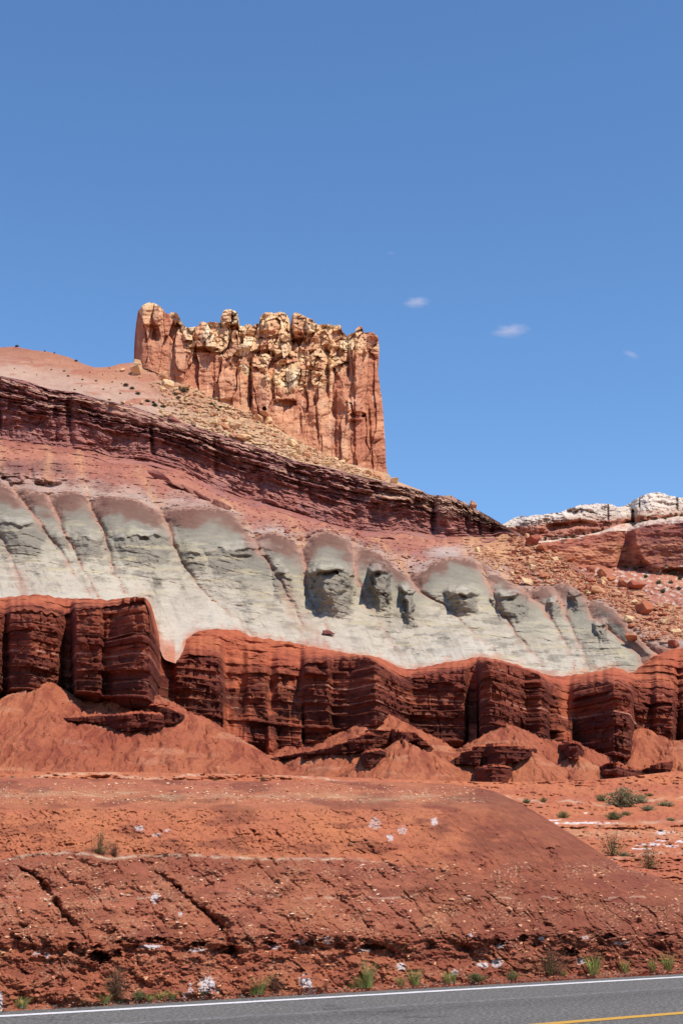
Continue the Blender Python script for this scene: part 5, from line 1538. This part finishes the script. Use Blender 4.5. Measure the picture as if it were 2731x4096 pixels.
def shrub_meshes(seed, nst, nleaf, dome=0.75, leaf=0.05):
    """unit shrub about one metre wide: twigs, and leaves along them"""
    r = random.Random(seed)
    V, Fc, LV, LF = [], [], [], []
    for _ in range(nst):
        a_ = r.uniform(0, 6.283)
        el = r.uniform(0.25, 1.45)
        L_ = 0.5 * r.uniform(0.65, 1.05)
        d0 = Vector((math.cos(a_) * math.cos(el), math.sin(a_) * math.cos(el), math.sin(el) * dome * 1.35))
        p = Vector((d0.x * 0.04, d0.y * 0.04, 0))
        prev = None
        for k in range(5):
            f_ = k / 4
            q_ = p + d0 * L_ * f_ + Vector((0, 0, 0.06 * f_ * f_)) + Vector((r.uniform(-.02, .02), r.uniform(-.02, .02), 0)) * f_
            w_ = 0.010 * (1 - f_ * 0.7)
            i0 = len(V)
            side = Vector((-math.sin(a_), math.cos(a_), 0)) * w_
            V += [tuple(q_ - side), tuple(q_ + side), tuple(q_ + Vector((0, 0, w_)))]
            if prev is not None:
                for u_ in range(3):
                    Fc.append((prev + u_, prev + (u_ + 1) % 3, i0 + (u_ + 1) % 3, i0 + u_))
            prev = i0
            if f_ >= 0.25:
                for _l in range(nleaf):
                    c_ = q_ + Vector((r.gauss(0, .035), r.gauss(0, .035), r.gauss(0, .03)))
                    c_.z = max(c_.z, 0.01)
                    dr = Vector((r.uniform(-1, 1), r.uniform(-1, 1), r.uniform(-0.2, 1))).normalized()
                    sd = dr.cross(Vector((r.uniform(-1, 1), r.uniform(-1, 1), r.uniform(-1, 1)))).normalized()
                    l_ = leaf * r.uniform(0.6, 1.3)
                    j = len(LV)
                    LV += [tuple(c_), tuple(c_ + dr * l_ * 0.5 + sd * l_ * 0.22), tuple(c_ + dr * l_), tuple(c_ + dr * l_ * 0.5 - sd * l_ * 0.22)]
                    LF.append((j, j + 1, j + 2, j + 3))
    me = bpy.data.meshes.new('twigs')
    me.from_pydata(V, [], Fc)
    ml = bpy.data.meshes.new('leaves')
    ml.from_pydata(LV, [], LF)
    return me, ml


SHR = {}
for key, lm, cfg in (('sage', 'lf_sage', (60, 16, .8, .055)), ('olive', 'lf_olive', (60, 15, .75, .05)), ('thin', 'lf_olive', (46, 4, 1.25, .05)), ('dark', 'lf_dark', (60, 20, .9, .075)), ('twiggy', 'twig', (80, 5, 1.05, .04))):
    SHR[key] = []
    for k in range(3):
        tw, lv = shrub_meshes(700 + k + len(key) * 13, *cfg)
        tw.materials.append(M['twig'])
        lv.materials.append(M[lm])
        SHR[key].append((tw, lv))


def shrub(kind_, P_, wpx, label, group=None, tall=1.0, parts=True, name='shrub', cat='shrub'):
    s = 1.3 * wpx * px_size(P_)
    tw, lv = pr.choice(SHR[kind_])
    if parts:
        root = bpy.data.objects.new(name, None)
        COL.objects.link(root)
        o1, o2 = bpy.data.objects.new('twigs', tw), bpy.data.objects.new('leaves', lv)
        for o_ in (o1, o2):
            COL.objects.link(o_)
            o_.parent = root
    else:
        root = bpy.data.objects.new(name, lv)
        COL.objects.link(root)
    root.location = (P_[0], P_[1], P_[2] - 0.03 * s)
    root.scale = (s, s, s * tall)
    root.rotation_euler = (0, 0, pr.uniform(0, 6.28))
    tag(root, label, cat, group)
    return root


for kind_, sh, px, py, w, tall, lab in (
        ('sage', 'wash', 2495, 3228, 118, .8, 'widest pale sage shrub in the middle of the red wash'), ('sage', 'wash', 2560, 3212, 50, .8, 'small sage shrub touching the far side of the widest one'), ('olive', 'wash', 2405, 3204, 48, .8, 'round olive shrub just short of the widest sage'),
        ('olive', 'wash', 2500, 3188, 30, .8, 'tiny shrub right behind the widest sage'), ('olive', 'wash', 2568, 3192, 30, .6, 'low olive tuft beyond the widest sage'), ('olive', 'wash', 2598, 3184, 30, .6, 'next low tuft along from the one beyond the widest sage'),
        ('olive', 'wash', 2105, 3214, 30, .9, 'round little shrub near the crest of the roadside hill'), ('olive', 'wash', 2172, 3208, 26, 1.1, 'upright little shrub beside the round one near the crest'), ('olive', 'wash', 2250, 3272, 48, .8, 'olive shrub close to the white salt streaks'),
        ('olive', 'wash', 2455, 3276, 64, .7, 'sprawling olive shrub in front of the widest sage'), ('olive', 'wash', 2500, 3262, 40, .6, 'narrow shrub joined to the sprawling one'), ('sage', 'wash', 2590, 3240, 56, .5, 'low grey green shrub at the foot of the wash bank'),
        ('sage', 'wash', 2660, 3222, 60, .4, 'faint flat sage shrub on the wash bank'), ('sage', 'wash', 2680, 3284, 34, .5, 'faint small shrub above the gravel bench'),
        ('thin', 'wash', 2450, 3425, 110, .75, 'spiky green shrub on the shoulder of the roadside hill'), ('sage', 'wash', 2495, 3425, 46, .5, 'pale low shrub against the spiky green one'), ('thin', 'wash', 2595, 3475, 100, .9, 'spiky grey green shrub beside the small hollow'),
        ('olive', 'wash', 140, 3128, 34, .9, 'round dark shrub on the flat above the bank'), ('sage', 'wash', 50, 3116, 22, .8, 'small sage shrub beside the round dark one above the bank'), ('sage', 'wash', 15, 3130, 30, .5, 'flat pale shrub at the photo edge above the bank'),
        ('thin', 'wash', 860, 3130, 22, .9, 'single grey tuft before the red talus'), ('olive', 'wash', 1050, 3124, 18, 1.3, 'upright green tuft before the red talus'),
        ('thin', 'bank', 400, 3418, 84, 1.0, 'thin grey green bush growing on the pale rim'), ('twiggy', 'bank', 455, 3425, 50, 1.2, 'bare twigs beside the thin bush on the pale rim')):
    shrub(kind_, at(sh, px, py), w, lab, None, tall)

# far shrubs on the upper slope
for px, py, w in ((505, 1543, 26), (530, 1556, 24), (552, 1578, 26), (590, 1608, 26), (620, 1625, 30), (650, 1630, 24), (735, 1568, 40), (700, 1582, 30), (716, 1594, 24), (738, 1605, 16), (775, 1628, 16), (845, 1620, 26), (868, 1640, 24), (750, 1560, 24), (612, 1612, 20), (880, 1632, 20)):
    shrub('dark', at('upper', px, py), w * 0.72, 'dark green shrub on the open slope left of the butte rubble', 'shrubs on the slope left of the butte', .7, False)
for px, py, w in ((68, 1388, 20), (180, 1406, 10), (305, 1446, 16), (220, 1408, 10), (258, 1486, 14), (275, 1506, 14), (330, 1520, 12), (150, 1500, 8), (205, 1480, 10), (128, 1450, 7), (300, 1560, 12), (385, 1525, 12), (415, 1558, 12), (480, 1575, 12), (328, 1545, 9), (60, 1475, 8), (98, 1490, 8), (412, 1500, 8), (360, 1490, 8), (450, 1530, 8)):
    shrub('dark', at('upper', px, py), w * 0.72, 'tiny dark shrub dotting the rounded red hilltop', 'tiny shrubs on the rounded hilltop', .7, False)
for px, py, w in ((2462, 2090, 18), (2505, 2085, 18), (2590, 2075, 16), (2620, 2080, 20), (2650, 2072, 16), (2700, 2062, 20), (2725, 2066, 18), (2370, 2130, 18), (2410, 2118, 16), (2295, 2150, 22), (2260, 2155, 22), (2222, 2150, 16), (2180, 2158, 20), (2335, 2140, 14), (2660, 2078, 14), (2440, 2100, 14), (2560, 2090, 14), (2540, 2098, 14), (2680, 2058, 14),
                  (2538, 2280, 26), (2665, 2275, 30), (2690, 2300, 28), (2632, 2335, 24), (2680, 2335, 22), (2580, 2310, 22), (2650, 2370, 26), (2715, 2360, 22), (2500, 2272, 18), (2600, 2290, 18), (2720, 2320, 24), (2640, 2300, 16)):
    shrub('dark', at('mesa', px, py), w * 0.8, 'dark juniper dotting the benches of the distant mesa', 'junipers on the distant mesa', .9, False, 'juniper', 'tree')
shrub('olive', at('grey', 2408, 2598), 20, 'lone tiny shrub on the pale grey slope', None, .6, False)

GR = {}
for key, lm, cfgs in (('green', 'lf_grass', [(90, 1.0, .7, .011, k, .45, .3) for k in (1, 2, 3)]), ('dry', 'lf_dry', [(60, 1.0, .5, .008, k, .4, .3) for k in (4, 5, 6)])):
    GR[key] = []
    for cf in cfgs:
        me = blades(*cf)
        me.materials.append(M[lm])
        GR[key].append(me)


def grass_tuft(P_, hpx, wide, label, dry=0.5, group=None):
    s = 1.15 * hpx * px_size(P_)
    root = bpy.data.objects.new('grass_tuft', None)
    COL.objects.link(root)
    root.location = (P_[0], P_[1] - 0.05, P_[2] - 0.02)
    root.scale = (s * wide * 1.5, s * wide * 1.5, s * 0.85)
    root.rotation_euler = (0, 0, pr.uniform(0, 6.28))
    g1 = bpy.data.objects.new('green_blades', pr.choice(GR['green']))
    COL.objects.link(g1)
    g1.parent = root
    if dry:
        g2 = bpy.data.objects.new('dry_blades', pr.choice(GR['dry']))
        COL.objects.link(g2)
        g2.parent = root
        g2.scale = (1.1, 1.1, dry)
    tag(root, label, 'grass', group)
    return root


def foot(px, up=14):
    return at('bank', px, 4066 - 0.0586 * px - 20 - up)


for px, h, w, dry, lab in ((90, 54, 1.1, .9, 'low grass tuft by the road at the photo edge'), (420, 52, 1.0, 1.0, 'dry pale grass in front of the dead bush'), (485, 44, 1.1, .6, 'green tuft between the dead bush and the leafy weed'),
                           (640, 44, 1.2, .7, 'grass tuft in the middle of the low green strip'), (600, 36, 1.2, .5, 'shorter tuft at the start of the low green strip'), (690, 44, 1.0, .7, 'grass tuft at the end of the low green strip'),
                           (1035, 88, .9, .9, 'big bright green grass clump with dry brush beside it'), (1005, 60, 1.0, .8, 'shorter side of the big green clump'), (1475, 130, .45, 1.1, 'tallest thin feathery grass above the road'), (1445, 60, .8, 1.0, 'low dry grass at the foot of the tallest feathery grass'),
                           (1405, 40, 1.0, .9, 'small dry tuft short of the tallest feathery grass'), (1660, 80, .7, 1.0, 'dry feathery tuft by the white line'), (1600, 44, .9, .9, 'low dry tuft beside the feathery one by the white line'), (1790, 56, .9, 1.0, 'dry tuft before the wide green weeds'),
                           (2370, 90, .75, .5, 'dense upright green clump past the wide dead bush'), (2495, 60, .7, .8, 'short thin tuft between the two upright clumps'), (2605, 60, .6, .6, 'slim tuft just before the last clump'), (2668, 80, .75, .5, 'last upright green clump along the road'),
                           (2250, 34, 1.0, .5, 'green sprig at the foot of the wide dead bush'), (1815, 60, .3, .8, 'single thin stalk by the wide green weeds')):
    grass_tuft(foot(px), h, w, lab, dry)
for kind_, px, up, w, tall, lab in (('twiggy', 470, 30, 96, 1.25, 'tall dead brown bush at the foot of the bank'), ('thin', 462, 34, 70, 1.2, 'sparse green stems inside the dead brown bush'), ('twiggy', 1095, 16, 86, .9, 'brown brush beside the big green grass clump'),
                                   ('olive', 555, 12, 46, 1.2, 'leafy green weed beside the road strip'), ('olive', 800, 12, 40, 1.3, 'thin leafy weed below the white lump'), ('olive', 1895, 10, 84, .55, 'wide low green weeds above the white line'), ('olive', 2045, 10, 50, .9, 'leafy weed before the wide dead bush'),
                                   ('twiggy', 2205, 20, 130, .85, 'wide dead bush with green shoots above the road'), ('thin', 2185, 16, 90, .8, 'green shoots in the wide dead bush'), ('twiggy', 2380, 40, 60, 1.2, 'dry brush behind the dense upright green clump'), ('twiggy', 1300, 6, 22, 1.6, 'small dark stalk standing by the white line')):
    shrub(kind_, foot(px, up), w, lab, None, tall)

# ------------------------------------------------------------------ clouds
def cloud_mat(dens, scale):
    m = bpy.data.materials.new('thin_cloud')
    m.use_nodes = True
    nt_ = m.node_tree
    nt_.nodes.clear()
    out = nt_.nodes.new('ShaderNodeOutputMaterial')
    pv = nt_.nodes.new('ShaderNodeVolumePrincipled')
    pv.inputs['Color'].default_value = (1, 1, 1, 1)
    pv.inputs['Anisotropy'].default_value = 0.2
    tc = nt_.nodes.new('ShaderNodeTexCoord')
    ln = nt_.nodes.new('ShaderNodeVectorMath')
    ln.operation = 'LENGTH'
    nt_.links.new(tc.outputs['Object'], ln.inputs[0])
    nz = nt_.nodes.new('ShaderNodeTexNoise')
    nz.inputs['Scale'].default_value = scale
    nz.inputs['Detail'].default_value = 5
    nz.inputs['Roughness'].default_value = 0.62
    nt_.links.new(tc.outputs['Object'], nz.inputs['Vector'])
    fall = nt_.nodes.new('ShaderNodeMath')
    fall.operation = 'SUBTRACT'
    nt_.links.new(nz.outputs[0], fall.inputs[0])
    mr = nt_.nodes.new('ShaderNodeMath')
    mr.operation = 'MULTIPLY'
    mr.inputs[1].default_value = 0.55
    nt_.links.new(ln.outputs['Value'], mr.inputs[0])
    nt_.links.new(mr.outputs[0], fall.inputs[1])
    rg = nt_.nodes.new('ShaderNodeMapRange')
    rg.inputs[1].default_value = 0.0
    rg.inputs[2].default_value = 0.45
    rg.inputs[3].default_value = 0.0
    rg.inputs[4].default_value = dens
    nt_.links.new(fall.outputs[0], rg.inputs[0])
    nt_.links.new(rg.outputs[0], pv.inputs['Density'])
    nt_.links.new(pv.outputs[0], out.inputs['Volume'])
    m.cycles.volume_step_rate = 1.0 if hasattr(m.cycles, 'volume_step_rate') else 1.0
    return m


CY_D = 3600.0
for px, py, w, h, rot, dens, sc, lab in ((1665, 1208, 52, 19, 0.0, .019, 1.3, 'small compact white cloud nearest to the butte'), (2040, 1322, 74, 22, -.05, .014, 1.5, 'thin ragged white cloud, the widest of the small clouds'), (2522, 1417, 36, 11, .5, .014, 1.2, 'tiny slanting wisp of cloud farthest from the butte'), (1562, 1012, 22, 8, .1, .006, 1.2, 'faintest speck of cloud, high above the compact one')):
    bm = bmesh.new()
    bmesh.ops.create_icosphere(bm, subdivisions=3, radius=1.0)
    for v_ in bm.verts:
        v_.co *= 1.0 + 0.16 * mnoise.noise(v_.co * 2.2 + Vector((px, 0, 0)))
    me = bpy.data.meshes.new('cloud')
    bm.to_mesh(me)
    bm.free()
    o = link('cloud', me, cloud_mat(dens, sc))
    pp = unproj(px, py, CY_D)
    o.location = pp
    k = CY_D / F
    o.scale = (w * k * 1.25, w * k * 0.8, h * k * 1.4)
    o.rotation_euler = (0, rot, 0)
    tag(o, lab, 'cloud')
